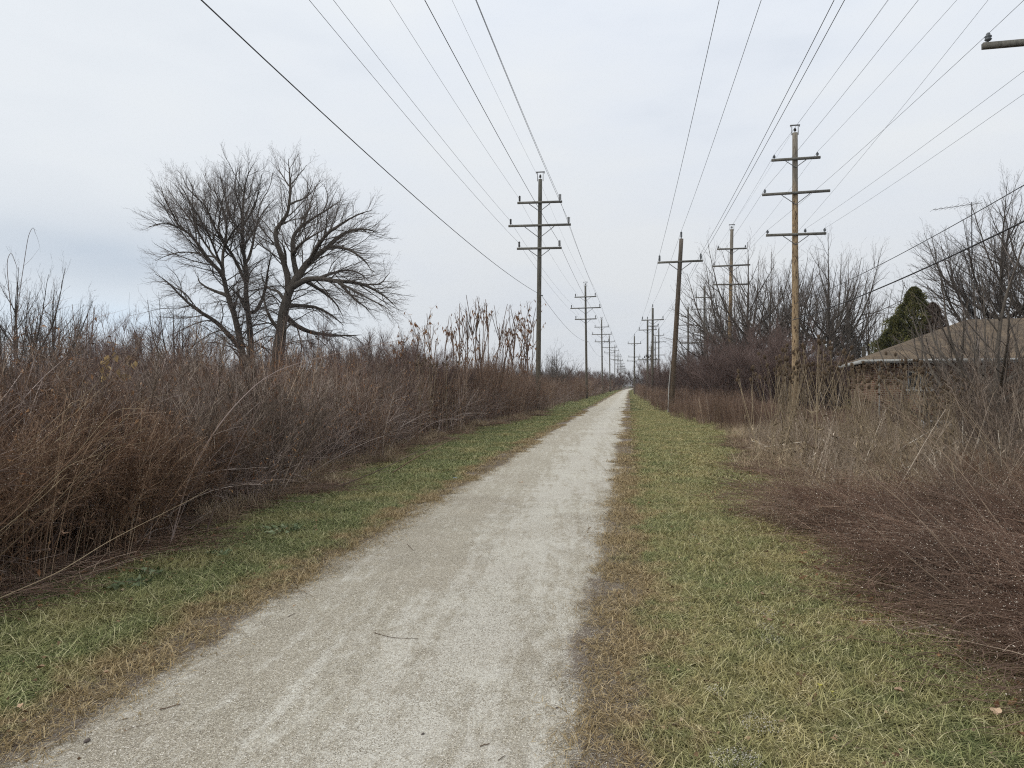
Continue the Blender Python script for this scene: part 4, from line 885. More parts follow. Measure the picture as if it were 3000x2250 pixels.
# right inner row (single arm)
def single_pole(h, lean, half, mt='brownwood', kit=False):
    r = empty('utility_pole', (0, 0, 0), label='x', cat='utility pole', group='single arm poles right of the path')
    shaft(h, .17, .125, mt, lean).obj('pole_shaft', r, True)
    z = h*.868; arm(r, z, half, (-half+.12, half-.12), cx=lean[0]*z, insk='tall', insm=('bluegreyporcelain',), lean=lean[0], brace=half*.5, th=.12, tilt=radians(1.0))
    MB().lathe((lean[0]*h, 0, h-.02), [(.03, 0), (.03, .12)]+[(a, b+.1) for a, b in insulator('tall')[2:]], 'bluegreyporcelain', 12).obj('insulator', r, True)
    if kit:
        arm(r, z-.75, half*.52, (-half*.48, half*.48), cx=lean[0]*(z-.75), brace=half*.2)
    return r
A = [(D(671, 44), 10.75, (.058, -.01), 1.36, False), (D(652.4, 87), 11.2, (.004, 0), 1.35, True), (D(647.6, 107), 11.6, (0, 0), 1.35, False), (D(634.4, 142), 11.6, (0, 0), 1.35, False)]
AL = ['brown single arm pole leaning right beside the path, pale pipe at its foot', 'second single arm pole right of the path, with a short lower arm', 'single arm pole just behind the short lower arm one, transformer rack halfway up', 'farthest single arm pole on the right of the path']
AP = []
for k, (loc, h, lean, half, kit) in enumerate(A):
    p = single_pole(h, lean, half, 'brownwood' if k == 0 else 'greywood', kit); p.location = loc; p['label'] = AL[k]; AP.append(p)
# pale conduit on the leaning pole, rack on the third
MB().tubes(np.array([[[-.19, -.1, .0], [-.14, -.12, 1.6], [-.02, -.15, 3.0]]]), .028, 8, 'stake').obj('conduit_pipe', AP[0])
arm(AP[2], 5.6, 1.5, (-1.3, -.7, .8, 1.3), brace=.4); 
mb = MB()
for k in range(5): mb.box((-.45+.22*k, -.3, 6.0+.14*(k % 3)), (.14, .14, .34), 'blackporcelain')
mb.obj('switch_rack', AP[2])
arm(AP[3], 6.6, 1.5, (-1.3, 1.3), brace=.4); arm(AP[3], 7.4, 1.2, (-1.1, 1.1), brace=.3)

# right outer row: tall tan poles, three arms
def tall_pole(h, mt, arms, lean=(0, 0), g_='tall poles farther right', insk='pin', insm=('bluegreyporcelain',)):
    r = empty('utility_pole', (0, 0, 0), label='x', cat='utility pole', group=g_)
    shaft(h, .205, .15, mt, lean).obj('pole_shaft', r, True); topbracket(r, h, .15, lean[0]*h)
    for z, half, ins, tilt in arms: arm(r, z, half, ins, cx=lean[0]*z, y=-.21, th=.14, tilt=tilt, insk=insk, insm=insm, lean=lean[0])
    return r
B1 = D(795.2, 42); B0 = np.array([10.45, 19.7, 0.]); B2 = D(728.5, 68)
T1 = [(15.05, 1.37, (-1.22, 1.2), radians(.8)), (13.05, 1.9, (-1.75,), radians(1.2)), (10.6, 1.68, (-1.6, .52, 1.6), 0)]
b1 = tall_pole(16.65, 'tanwood', T1); b1.location = B1; b1['label'] = 'tallest tan wooden pole left of the brick house, grey top and three arms'
T2 = [(14.75, 1.37, (-1.25, 1.25), 0), (13.15, 1.72, (-1.62,), radians(1)), (11.35, 1.68, (-1.58,), radians(-.5))]
b2 = tall_pole(16.65, 'tanwood', T2, (.0195, 0)); b2.location = B2; b2['label'] = 'farther tan wooden pole leaning slightly right in front of the thicket'
b0 = tall_pole(16.65, 'greywood', [(15.05, 1.37, (-1.22, 1.2), 0), (13.05, 1.9, (-1.75,), 0), (10.25, 1.68, (-1.55, .6, 1.55), radians(1))], g_='tall poles farther right'); b0.location = B0
b0['label'] = 'near pole beyond the right picture edge, only one arm end shows at the top corner'
TB = [(14.7, 1.37, (-1.25, 1.25), 0), (13.0, 1.9, (-1.75,), 0), (9.6, 1.6, (-1.5,), 0)]
b3 = tall_pole(16.4, 'greywood', TB, insk='tall', insm=('blackporcelain',)); b3.location = D(704.6, 105); b3['label'] = 'grey tall pole rising out of the thicket left of the farther tan pole'
BP = [b0, b1, b2, b3]
for px, Z, lab in [(688.2, 133, 'slimmer looking grey pole just left of the tall thicket pole'), (658.8, 184, 'small far grey pole right of the short lower arm pole'), (655.2, 214, 'farthest tall grey pole showing above the right thicket'), (651, 262, 'tiny far grey pole top at the end of the right row')]:
    c = dup(b3, D(px, Z), 0, None, lab); BP.append(c)

# ================================================================ wires
def wire(label, pts, sag, r=.008, m_='wire', name='overhead_wire', cat='wire', group=None):
    out = []
    for k in range(len(pts)-1):
        a, b_ = np.array(pts[k], float), np.array(pts[k+1], float); L = np.linalg.norm(b_-a); n = 24 if k == 0 else 14
        t = np.linspace(0, 1, n, endpoint=(k == len(pts)-2)); q = a+(b_-a)*t[:, None]; q[:, 2] -= 4*sag*(L/48)**2*t*(1-t); out.append(q)
    o = MB().tubes(np.concatenate(out)[None], r, 5, m_).obj(name); tag(o, label, cat, group); return o
def lrow(dx, z, k0=-1, n=12):
    r = []
    for k in range(k0, n):
        s = S1+48.4*k; x0 = -5.67+.0058*(s-S1); r.append((x0+dx, s-.17 if abs(dx) > .3 else s, z))
    return r
gW = 'wires strung along the left pole row'
for dx, z, r, lab in [(.22, 7.42, .011, 'lowest cable, clamped halfway up the left row poles'), (-1.28, 13.72, .006, 'wire on the black insulators at the left end of the top arms'),
    (1.28, 13.75, .0085, 'wire on the grey insulators at the right end of the top arms'), (-1.84, 12.27, .0065, 'wire on the outermost left ends of the long middle arms'),
    (1.84, 12.3, .0085, 'wire on the outermost right ends of the long middle arms'), (-1.28, 10.82, .0065, 'wire on the left ends of the lowest arms, left row'),
    (1.28, 10.85, .0105, 'thicker wire on the right ends of the lowest arms, left row'), (0, 14.95, .0045, 'thin shield wire over the tops of the left row poles')]:
    wire(lab, lrow(dx, z), .42 if z > 8 else .7, r, group=gW)
# inner right row
def apt(k, dx, top=False):
    loc, h, lean, half, kit = A[k]; z = h*.868 if not top else h; x = loc[0]+lean[0]*z
    return (x+dx, loc[1]-.17*(not top), z+.46 if not top else h+.5)
A0 = (A[0][0][0]+.3, A[0][0][1]-48)
gA = 'wires on the single arm poles right of the path'
wire('leftmost wire of the single arm poles', [(A0[0]-1.15, A0[1], 9.85)]+[apt(k, -1.24) for k in range(4)], .42, .0075, group=gA)
wire('wire over the pole tops of the single arm row', [(A0[0]+.15, A0[1], 11.3)]+[apt(k, 0, True) for k in range(4)], .42, .0075, group=gA)
wire('right wire of the single arm poles, meeting the leaning pole insulator', [(A0[0]+1.0, A0[1], 9.85)]+[apt(k, 1.24) for k in range(4)], .42, .0085, group=gA)
wire('fourth wire passing close beside the right insulator of the leaning pole', [(A0[0]+1.35, A0[1], 9.9), (apt(0, 1.32)[0], apt(0, 1.3)[1], 9.62), (A[1][0][0]+.3, A[1][0][1], 7.9), (A[2][0][0]+1.2, A[2][0][1], 10.3)], .3, .0085, group=gA)
# outer right row
def bp(k, z, dx, lx=0): q = BP[k].location; return (q[0]+dx, q[1]-.21, z)
gB = 'wires on the tall right-hand poles'
Bm = (10.4, -5.0, 0)
def bw(lab, dx0, z0, dx1, z1, dx2, z2, dx3, z3, r=.0065, sag=.5):
    pts = [(Bm[0]+dx0, Bm[1], z0), bp(0, z0, dx0), bp(1, z1, dx1), (B2[0]+dx2+.0195*z2, B2[1]-.21, z2)]+[bp(k, z3, dx3) for k in range(3, 8)]
    return wire(lab, pts, sag, r, group=gB)
bw('thin shield wire over the tall right-hand pole tops', 0, 17, 0, 16.95, 0, 16.95, 0, 16.7, .004, .2)
bw('wire on the left end of the tan poles top arms', -1.22, 15.4, -1.22, 15.35, -1.25, 15.05, -1.25, 15.15)
bw('wire on the right end of the tan poles top arms', 1.2, 15.4, 1.2, 15.4, 1.25, 15.05, 1.25, 15.15)
bw('wire on the long second arms of the tan poles', -1.75, 13.35, -1.75, 13.35, -1.62, 13.4, -1.75, 13.45, .007)
bw('wire on the left end of the lowest tan pole arms, reaching the corner insulator', -1.55, 10.52, -1.6, 10.9, -1.58, 11.65, -1.5, 10.05, .006)
wire('wire to the middle insulator of the lowest arm on the tallest tan pole', [(Bm[0]+.6, Bm[1], 10.55), bp(0, 10.55, .6), bp(1, 10.9, .52)], .5, .0055, group=gB)
wire('wire to the right insulator of the lowest arm on the tallest tan pole', [(Bm[0]+1.55, Bm[1], 10.6), bp(0, 10.6, 1.55), bp(1, 10.9, 1.6)], .5, .0055, group=gB)
wire('steep wire crossing the others at the upper right', [(B0[0]+.9, B0[1]-25, 13.4), (B0[0]-.2, B0[1], 13.1), (B2[0]+1.6, B2[1], 11.3)], .5, .0055, group=gB)
gC = 'service cables crossing the sky above the house'
wire('thick black cable sloping down from the right edge to the tallest tan pole', [(Bm[0], Bm[1], 6.6), (B0[0]-.2, B0[1], 6.05), (B1[0]-.2, B1[1]-.25, 5.55)], .9, .026, 'cable', 'service_cable', 'cable', gC)
wire('thinner cable above the thick black one', [(Bm[0], Bm[1], 7.6), (B0[0]-.2, B0[1], 7.0), (B1[0]-.1, B1[1]-.25, 6.5)], .9, .013, 'cable', 'service_cable', 'cable', gC)
# guy wire of the farther tan pole with its marker
gy = MB().tubes(np.array([[B2+np.array([0, 0, 6.3]), B2+np.array([-2.9, -9, 1.2])]]), .009, 5, 'steel').obj('guy_wire')
tag(gy, 'slanting guy wire running down left from the farther tan pole', 'guy wire')
MB().lathe(B2+np.array([-2.2, -6.8, 2.45]), [(0, 0), (.07, .02), (.08, .14), (.03, .2), (0, .21)], 'stake', 10).obj('strain_ball', gy, True)

# ================================================================ brick house
m, t, b = mat('brown_brick', .9, .15); N = NT(t); tc = N.n('ShaderNodeTexCoord')
sp = N.n('ShaderNodeSeparateXYZ'); N.l(tc.outputs['Object'], sp.inputs[0]); cb = N.n('ShaderNodeCombineXYZ')
N.l(N.math('ADD', sp.outputs[0], sp.outputs[1]), cb.inputs[0]); N.l(sp.outputs[2], cb.inputs[1])
br = N.n('ShaderNodeTexBrick'); N.l(cb.outputs[0], br.inputs['Vector']); br.inputs['Scale'].default_value = 1
br.inputs['Brick Width'].default_value = .24; br.inputs['Row Height'].default_value = .078; br.inputs['Mortar Size'].default_value = .009; br.inputs['Bias'].default_value = -.1
br.inputs['Color1'].default_value = (.19,.095,.058,1); br.inputs['Color2'].default_value = (.11,.055,.038,1); br.inputs['Mortar'].default_value = (.36,.31,.26,1)
nn = N.noise(tc.outputs['Object'], 2.5, 4)
N.l(N.mix(1, br.outputs['Color'], N.ramp(nn, [(.3, (.7,.7,.7)), (.7, (1.25,1.2,1.15))]), 'MULTIPLY'), b.inputs['Base Color']); N.bump(br.outputs['Fac'], -.5, .01, b); M['brick'] = m
m, t, b = mat('tan_shingles', .95, .1); N = NT(t); tc = N.n('ShaderNodeTexCoord')
sp = N.n('ShaderNodeSeparateXYZ'); N.l(tc.outputs['Object'], sp.inputs[0]); cb = N.n('ShaderNodeCombineXYZ')
N.l(sp.outputs[0], cb.inputs[0]); N.l(N.math('MULTIPLY', sp.outputs[2], 2.9), cb.inputs[1])
br = N.n('ShaderNodeTexBrick'); N.l(cb.outputs[0], br.inputs['Vector']); br.inputs['Scale'].default_value = 1; br.offset = .37
br.inputs['Brick Width'].default_value = .33; br.inputs['Row Height'].default_value = .15; br.inputs['Mortar Size'].default_value = .008
br.inputs['Color1'].default_value = (.20,.16,.12,1); br.inputs['Color2'].default_value = (.145,.115,.088,1); br.inputs['Mortar'].default_value = (.07,.052,.04,1)
nn = N.noise(tc.outputs['Object'], 1.2, 5)
N.l(N.mix(1, br.outputs['Color'], N.ramp(nn, [(.3, (.62,.64,.66)), (.7, (1.22,1.17,1.08))]), 'MULTIPLY'), b.inputs['Base Color']); M['shingle'] = m
ang = math.atan2(-3.3, 9.2)+0      # long axis in camera coordinates
cx, cz = 14.55, 29.6               # eave corner, camera X/Z
cw = np.array([cx*CT-cz*ST, cx*ST+cz*CT, 0]); hz = math.atan2(-3.3, 9.2)+TH
house = empty('brick_house', cw, hz, label='low brown brick house with tan hip roof and white eaves', cat='house')
LX, LY, EZ, OV, RZ = 19., 9.8, 2.78, .6, 4.72
def wallbox(name, x0, y0, x1, y1, z0, z1, m_): return MB().box(((x0+x1)/2, (y0+y1)/2, (z0+z1)/2), (x1-x0, y1-y0, z1-z0), m_).obj(name, house)
# front wall with a real opening for two windows
wx = [(1.82, 2.78, 1.55, 2.3), (7.2, 9.0, 1.1, 2.3)]
mb = MB(); xs_ = [OV]+[v for w in wx for v in w[:2]]+[LX-OV]
def wb(x0, x1, z0, z1): mb.box(((x0+x1)/2, OV+.15, (z0+z1)/2), (x1-x0, .3, z1-z0), 'brick')
for k in range(0, 6, 2): wb(xs_[k], xs_[k+1], 0, EZ-.1)
for x0, x1, z0, z1 in wx: wb(x0, x1, 0, z0); wb(x0, x1, z1, EZ-.1)
mb.box((OV+.15, LY/2+.15, (EZ-.1)/2), (.3, LY-2*OV-.3, EZ-.1), 'brick'); mb.box((LX-OV-.15, LY/2+.15, (EZ-.1)/2), (.3, LY-2*OV-.3, EZ-.1), 'brick'); mb.box((LX/2, LY-OV+.15, (EZ-.1)/2), (LX-2*OV, .3, EZ-.1), 'brick')
mb.obj('wall', house)
for x0, x1, z0, z1 in wx:
    fr = MB(); yq = OV+.1; t_ = .07
    fr.box(((x0+x1)/2, yq, z1-t_/2), (x1-x0, .08, t_), 'white'); fr.box(((x0+x1)/2, yq, z0+t_/2), (x1-x0, .08, t_), 'white')
    for xx in (x0+t_/2, x1-t_/2, (x0+x1)/2): fr.box((xx, yq+.002, (z0+z1)/2), (t_ if xx != (x0+x1)/2 else .04, .08, z1-z0-2*t_-.004), 'white')
    w = fr.obj('window', house)
    MB().box(((x0+x1)/2, yq+.03, (z0+z1)/2), (x1-x0-.1, .012, z1-z0-.1), 'glass').obj('pane', w)
    MB().box(((x0+x1)/2, OV-.03, z0-.045), (x1-x0+.16, .14, .08), 'white').obj('sill', w)
hx = LY/2
V = [(0,0,EZ),(LX,0,EZ),(LX,LY,EZ),(0,LY,EZ),(hx,hx,RZ),(LX-hx,hx,RZ),(0,0,EZ-.05),(LX,0,EZ-.05),(LX,LY,EZ-.05),(0,LY,EZ-.05)]
mb = MB(); mb.add(V, np.array([[0,1,5,4],[2,3,4,5]]), 'shingle'); mb.add(V, np.array([[1,2,5],[3,0,4]]), 'shingle'); mb.add(V, np.array([[6,9,8,7]]), 'white')
roof = mb.obj('roof', house)
mb = MB(); mb.box((9.2, hx-.6, 4.9), (.95, .75, 1.5), 'brick'); mb.box((9.2, hx-.6, 5.7), (1.1, .9, .12), 'concrete'); mb.obj('chimney', roof)
mb = MB(); mb.box((LX/2, .015, EZ-.085), (LX+.04, .05, .15), 'white'); mb.box((.015, LY/2, EZ-.085), (.05, LY-.08, .15), 'white'); mb.obj('fascia', house)
mb = MB(); mb.box((LX/2, -.07, EZ-.05), (LX, .11, .09), 'white'); mb.obj('gutter', house)
mb = MB().tubes(np.array([[[.75, -.07, EZ-.1], [.75, .48, EZ-.45], [.75, .52, .1]]]), .04, 6, 'white'); mb.obj('downspout', house)
mb = MB(); mb.box((3.2, -.5, .15), (2.2, 1.2, .3), 'concrete'); o = mb.obj('patio_slab'); o.location = cw; o.rotation_euler = (0, 0, hz); tag(o, 'pale concrete block low against the brick wall behind dead stems', 'slab')
mb = MB(); mb.box((5.6, -.9, .12), (1.4, 1., .24), 'concrete'); o = mb.obj('patio_slab'); o.location = cw; o.rotation_euler = (0, 0, hz); tag(o, 'smaller pale slab right of the concrete block by the wall', 'slab')

# antenna mast behind the roof
ml = D(972, 46); mh = 13.6; ma = empty('antenna_mast', ml, label='slender lattice mast with a television antenna behind the brick roof', cat='antenna')
mb = MB(); tri = [(.17*cos(a), .17*sin(a)) for a in (0, 2.094, 4.189)]
mb.tubes(np.array([[[x, y, 0], [x*.9, y*.9, 9.6]] for x, y in tri]), .018, 5, 'cable')
zz = np.arange(.2, 9.6, .35); seg = []
for k, z in enumerate(zz):
    for i in range(3):
        a_, b_ = tri[i], tri[(i+1) % 3]; seg.append([[a_[0], a_[1], z], [b_[0], b_[1], z+.35]])
mb.tubes(np.array(seg), .009, 4, 'cable'); mb.obj('lattice', ma)
MB().tubes(np.array([[[0, 0, 9.2], [0, 0, mh]]]), .028, 6, 'cable').obj('pole', ma)
mb = MB(); mb.tubes(np.array([[[-2.2, .3, mh-.35], [.6, -.1, mh-.1]]]), .02, 5, 'steel')
mb.tubes(np.array([[[-2.2+.3*k, .3-.04*k-.5-.05*k, mh-.35+.027*k], [-2.2+.3*k, .3-.04*k+.5+.05*k, mh-.35+.027*k]] for k in range(9)]), .01, 4, 'steel'); mb.obj('antenna', ma)
bp_ = MB().tubes(np.array([[[0, 0, -.1], [0, 0, 4.9]]]), .15, 8, 'greywood', cap=True).obj('wooden_post', loc=D(864, 58)); tag(bp_, 'short grey wooden post between the bare tree and the spruce', 'post')

# ================================================================ teasels
def teasel(hgt, nb):
    mb = MB(); P = grow(np.zeros((1, 3)), np.array([[rng.normal(0, .08), rng.normal(0, .08), 1]]), hgt*.72, 7, (0, 0, 0), .03)
    mb.tubes(P, taper(1, 7, .007, .6), 5, 'teasel', .6)
    ang_ = rnd(0, 6.28); hb, hd = [P[0, -1]], [unit(P[0, -1]-P[0, -2])]; hl = [hgt*.26]
    for k in range(nb):
        t = (.45+.5*k/nb)*6; j = int(t); b_ = P[0, min(j, 6)]; a = ang_+k//2*1.57+(k % 2)*pi; sp_ = rnd(.12, .4)
        hb.append(b_); hd.append(unit(np.array([cos(a)*sp_, sin(a)*sp_, 1]))); hl.append((hgt-b_[2])*rnd(.72, 1.0))
    Q = grow(np.array(hb), np.array(hd), np.array(hl), 6, (0, 0, .12), .03); mb.tubes(Q, taper(len(Q), 6, .0042, .6), 4, 'teasel')
    # dry leaf cups at the nodes
    k = 10; C = P[0, rng.integers(1, 6, k)]; mb.leaves(C, rng.normal(size=(k, 3))+np.array([0, 0, -.3]), rnd(.08, .2, k), 'teasel', None, .22, .9)
    root = mb.obj('teasel', link=False, smooth=False)
    for q, d_ in zip(Q[:, -1], unit(Q[:, -1]-Q[:, -2])):
        h2 = MB(); hl_ = rnd(.065, .095); prof = np.array([(.008, 0), (.02, .12), (.026, .4), (.024, .7), (.014, .93), (0, 1.)]); prof[:, 1] *= hl_
        h2.lathe((0, 0, 0), prof, 'teaselhead', 8)
        nn_ = 60; z = rnd(.05, 1, nn_)*hl_; a = rnd(0, 6.28, nn_); rr_ = np.interp(z, prof[:, 1], prof[:, 0]); B_ = np.stack([rr_*np.cos(a), rr_*np.sin(a), z], 1)
        h2.tubes(np.stack([B_, B_+np.stack([np.cos(a), np.sin(a), np.full(nn_, .8)], 1)*.008], 1), .0009, 3, 'teaselhead')
        nb_ = 7; a = rnd(0, 6.28, nb_); B_ = np.stack([0*a, 0*a, 0*a], 1); Pb = grow(B_, np.stack([np.cos(a), np.sin(a), np.full(nb_, .3)], 1), rnd(.04, .09, nb_), 4, (0, 0, 1.6), .02)
        h2.tubes(Pb, taper(nb_, 4, .0011), 3, 'teasel')
        o = h2.obj('seed_head', root, True, link=False); o.location = q; o.rotation_euler = mathutils.Vector(d_).to_track_quat('Z', 'Y').to_euler()
    return root
TS = [teasel(2.5, 8), teasel(2.25, 6), teasel(2.4, 9), teasel(2.0, 5)]
tz = [(771,13.5),(776,13),(783,13.8),(789,13.2),(795,12.8),(801,13.9),(812,12.6),(818,13.4),(826,14.2),(843,13.5),(849,13),(853,14),(860,13.2),(869,12.8),(874,13.9),(881,13.3),(887,14.1),(893,13.),(899,13.6),(904,12.9),(907,14),(934,13.2),(939,12.5),(946,13.1),(951,12.6),(957,13.4),(766,14.5),(763,12.9),(835,15),(966,12.8),(779,12.7),(786,14.3),(806,13.2),(847,14.3),(857,12.7),(878,12.7),(891,14.2),(896,12.6),(864,14.2),(943,14),(928,13.5),(920,12.6),(915,14.8),(856,11.8),(792,14.8)]
for k, (px, Z) in enumerate(tz):
    hz_ = np.interp(px, [760, 800, 850, 900, 960], [.98, 1.04, .98, .90, .80])*rnd(.8, 1.06)
    wh = ('in the cluster left of the tallest tan pole' if px < 795 else 'just right of the tallest tan pole' if px < 830 else 'in front of the left house corner' if px < 885 else 'before the brick wall left of the window' if px < 920 else 'before the brick wall right of the window')
    c = dup(TS[k % 4], D(px+rnd(-3, 3), Z), rnd(0, 6.28), hz_, 'tall dry teasel with bristly brown heads, '+wh, 'dry teasels '+wh); c['category'] = 'teasel'
    c.rotation_euler[0] = rng.normal(0, .08); c.rotation_euler[1] = rng.normal(0, .11)
# teasels in the left thicket
for px, Z in [(421, 20.5), (430, 22.5), (446, 25)]:
    c = dup(TS[k % 4], D(px, Z), rnd(0, 6.28), rnd(.95, 1.1), 'pale teasel standing among the brown stalks of the left thicket', 'teasels in the left thicket'); c['category'] = 'teasel'

# ================================================================ tall saplings above the left thicket
def sapling(hgt, nb, leafy):
    mb = MB(); P = grow(np.zeros((1, 3)), np.array([[rng.normal(0, .12), rng.normal(0, .12), 1]]), hgt, 8, (0, 0, .1), .04); mb.tubes(P, taper(1, 8, .021, .35), 5, 'stalk', .4)
    b_, d_, t_, i_ = sprout(P, nb, .3, .92, .5, .35); Q = grow(b_, d_, rnd(.4, 1.1, len(b_)), 6, (0, 0, .35), .05); mb.tubes(Q, taper(len(Q), 6, .0125, .5), 4, 'stalk', rnd(0, .7, len(Q)))
    b_, d_, t_, i_ = sprout(Q, 3, .5, 1, .7, .1); R = grow(b_, d_, rnd(.12, .4, len(b_)), 4, (0, 0, -.25), .1); mb.tubes(R, taper(len(R), 4, .0035), 3, 'stalk')
    k = leafy; sel = rng.integers(0, len(R), k); o = mb.obj('sapling', link=False)
    if k:
        q = MB(); C = R[sel, rng.integers(1, 4, k)]; q.leaves(C, rng.normal(size=(k, 3))*.35+np.array([0, 0, -1]), rnd(.07, .16, k), 'deadleaf', None, .28, .5); q.obj('dead_leaves', o, link=False)
    return o
SP = [sapling(3.3, 6, 14), sapling(3.5, 5, 8), sapling(3.1, 7, 90), sapling(3.4, 5, 30)]
for k in range(34):
    px = [432,436,441,446,452,458,463,468,474,479,484,489,494,499,503,507,512,516,520,525,529,533,438,455,471,487,505,518,528,410,402,394,418,425][k]
    Z = rnd(6.2, 7.8)/(.162-.987*(px-512)/710); h_ = np.interp(px, [394, 430, 450, 480, 510, 535], [3.5, 4.2, 4.35, 4.25, 3.95, 3.45])*Z/25*rnd(.78, 1.03)
    leaf = 2 if (px < 430 or 518 < px) else [0, 1, 3][k % 3]
    lab = 'leafless upright sapling standing above the left thicket near the first pole' if leaf != 2 else 'sapling with clinging rusty dead leaves above the left thicket'
    c = dup(SP[leaf], D(px, Z)+np.array([0, 0, 0]), rnd(0, 6.28), h_/3.4, lab, 'saplings above the left thicket' if leaf != 2 else 'rusty leaved saplings in the left thicket'); c['category'] = 'sapling'
# upright shoots and vines on the far left
def shoot(pts, r, name, label, cat, mt='bramble', grp=None, kids=0):
    P = np.array([W(*q) for q in pts]); P[0, 2] = max(P[0, 2], 0); t = np.linspace(0, 1, len(P)); tt = np.linspace(0, 1, 24)
    # smooth with a quadratic-ish resample
    Q = np.stack([np.interp(tt, t, P[:, k]) for k in range(3)], 1)
    for _ in range(3): Q[1:-1] = (Q[:-2]+Q[1:-1]*2+Q[2:])/4
    mb = MB().tubes(Q[None], np.linspace(r, r*.35, 24)[None], 5, mt, rnd(.3, .8))
    if kids:
        b_, d_, _, _ = sprout(Q[None], kids, .3, 1, .8, .2); R = grow(b_, d_, rnd(.1, .45, len(b_)), 4, (0, 0, 0), .12); mb.tubes(R, taper(len(R), 4, r*.35), 3, mt)
    return tag(mb.obj(name), label, cat, grp)
shoot([(4, 520, 9), (18, 400, 9), (10, 300, 9), (6, 262, 9), (11, 250, 9), (17, 268, 9.1)], .006, 'hanging_vine', 'dark vine curling over a sapling top at the left edge', 'vine')
shoot([(16, 500, 9), (14, 330, 9), (24, 262, 9), (28, 235, 9), (33, 226, 9), (35, 233, 9.1)], .005, 'arching_vine', 'single thin vine arching highest above the left edge', 'vine', kids=3)
for k, (px, top, Z) in enumerate([(72, 304, 12), (74, 322, 12.2), (78, 318, 12.5), (88, 305, 12), (94, 307, 12.4), (95, 305, 12.1), (85, 325, 12.3), (66, 320, 12)]):
    shoot([(84+rnd(-4, 4), 470, Z), (84+(px-84)*.5, 360, Z), (px, top, Z)], .011, 'upright_shoot', 'straight bare shoot fanning up between the left tree and the cottonwoods', 'shoot', grp='fan of upright shoots left of the cottonwoods')
for (pts, r, lab, mt, kd) in [
    ([(40, 590, 6.4), (62, 520, 6.5), (72, 470, 6.6), (90, 430, 6.8)], .016, 'thick grey dead stem leaning under the goldenrod', 'bramble', 0),
    ([(0, 598, 5.3), (60, 572, 5.6), (110, 540, 6.), (190, 500, 6.8), (210, 488, 7)], .0045, 'long pale arching stem low on the left', 'straw', 4),
    ([(170, 545, 7.4), (190, 470, 7.6), (225, 415, 8), (270, 370, 8.6), (350, 350, 9.6), (410, 338, 10)], .008, 'long bramble cane arching across the left thicket', 'bramble', 14),
    ([(205, 540, 8), (230, 460, 8.2), (262, 400, 8.8), (300, 355, 9.5)], .009, 'forked bramble cane rising through the left thicket', 'bramble', 10),
    ([(70, 420, 7), (80, 380, 7), (120, 350, 7.2), (150, 362, 7.4), (190, 420, 8)], .006, 'dark cane looping over the goldenrod', 'bramble', 6),
    ([(390, 478, 13.6), (420, 455, 13.5), (470, 430, 14.5)], .013, 'broken stalk slanting up from the grass edge', 'stalk', 2),
    ([(330, 490, 11.5), (380, 470, 11.8), (440, 440, 12.8)], .010, 'long fallen branch resting at the grass edge', 'bramble', 5)]:
    shoot(pts, r, 'bramble_cane', lab, 'cane', mt, None, kd)
for k in range(26):
    x0 = rnd(-70, 10); Z = rnd(5.1, 6.4); y0 = 600-rnd(0, 80); dx = rnd(80, 130)
    shoot([(x0, y0, Z), (x0+dx*.45, y0-dx*.42, Z+.1), (x0+dx, y0-dx*rnd(.85, 1.15), Z+.3), (x0+dx*1.25, y0-dx*1.1, Z+.5)], rnd(.003, .005), 'bent_stalk', 'tan stalk sloping up to the right beside the dark hollow at the left edge', 'stalk', 'straw' if k % 3 else 'goldenrod', 'tan stalks sloping beside the dark hollow', 5)
# long thin stems leaning left across the right brush
for k, pts in enumerate([[(1024, 640, 4.6), (960, 540, 5.4), (880, 470, 6.6), (820, 420, 8.)], [(1030, 600, 5), (985, 520, 5.8), (930, 450, 7), (905, 420, 7.8)], [(1024, 650, 4.4), (930, 575, 5), (840, 500, 6.2), (760, 440, 8)],
    [(1024, 560, 6), (960, 470, 7), (900, 410, 8.5), (850, 385, 10)], [(1040, 520, 7), (990, 440, 8), (950, 390, 9.5)], [(990, 600, 5), (920, 520, 6), (870, 470, 7)], [(1010, 500, 8), (940, 440, 9), (860, 392, 11)], [(960, 560, 6), (900, 500, 7), (850, 460, 8)]]):
    shoot(pts, .0055, 'bent_stalk', 'long thin dark stem leaning left across the right-hand brush', 'stem', 'stick', 'long stems leaning across the right-hand brush', 9)
for k in range(26):   # fine tan goldenrod wands, right middle
    px = rnd(850, 1000); Z = rnd(8, 12); gy_ = HY+F*H/Z
    shoot([(px+rnd(20, 60), gy_-10, Z), (px+rnd(5, 20), gy_-70, Z), (px-rnd(10, 50), gy_-rnd(95, 135), Z)], .004, 'thin_wand', 'thin tan wand leaning left in front of the brick wall', 'stem', 'straw', 'tan wands leaning in front of the house', 7)
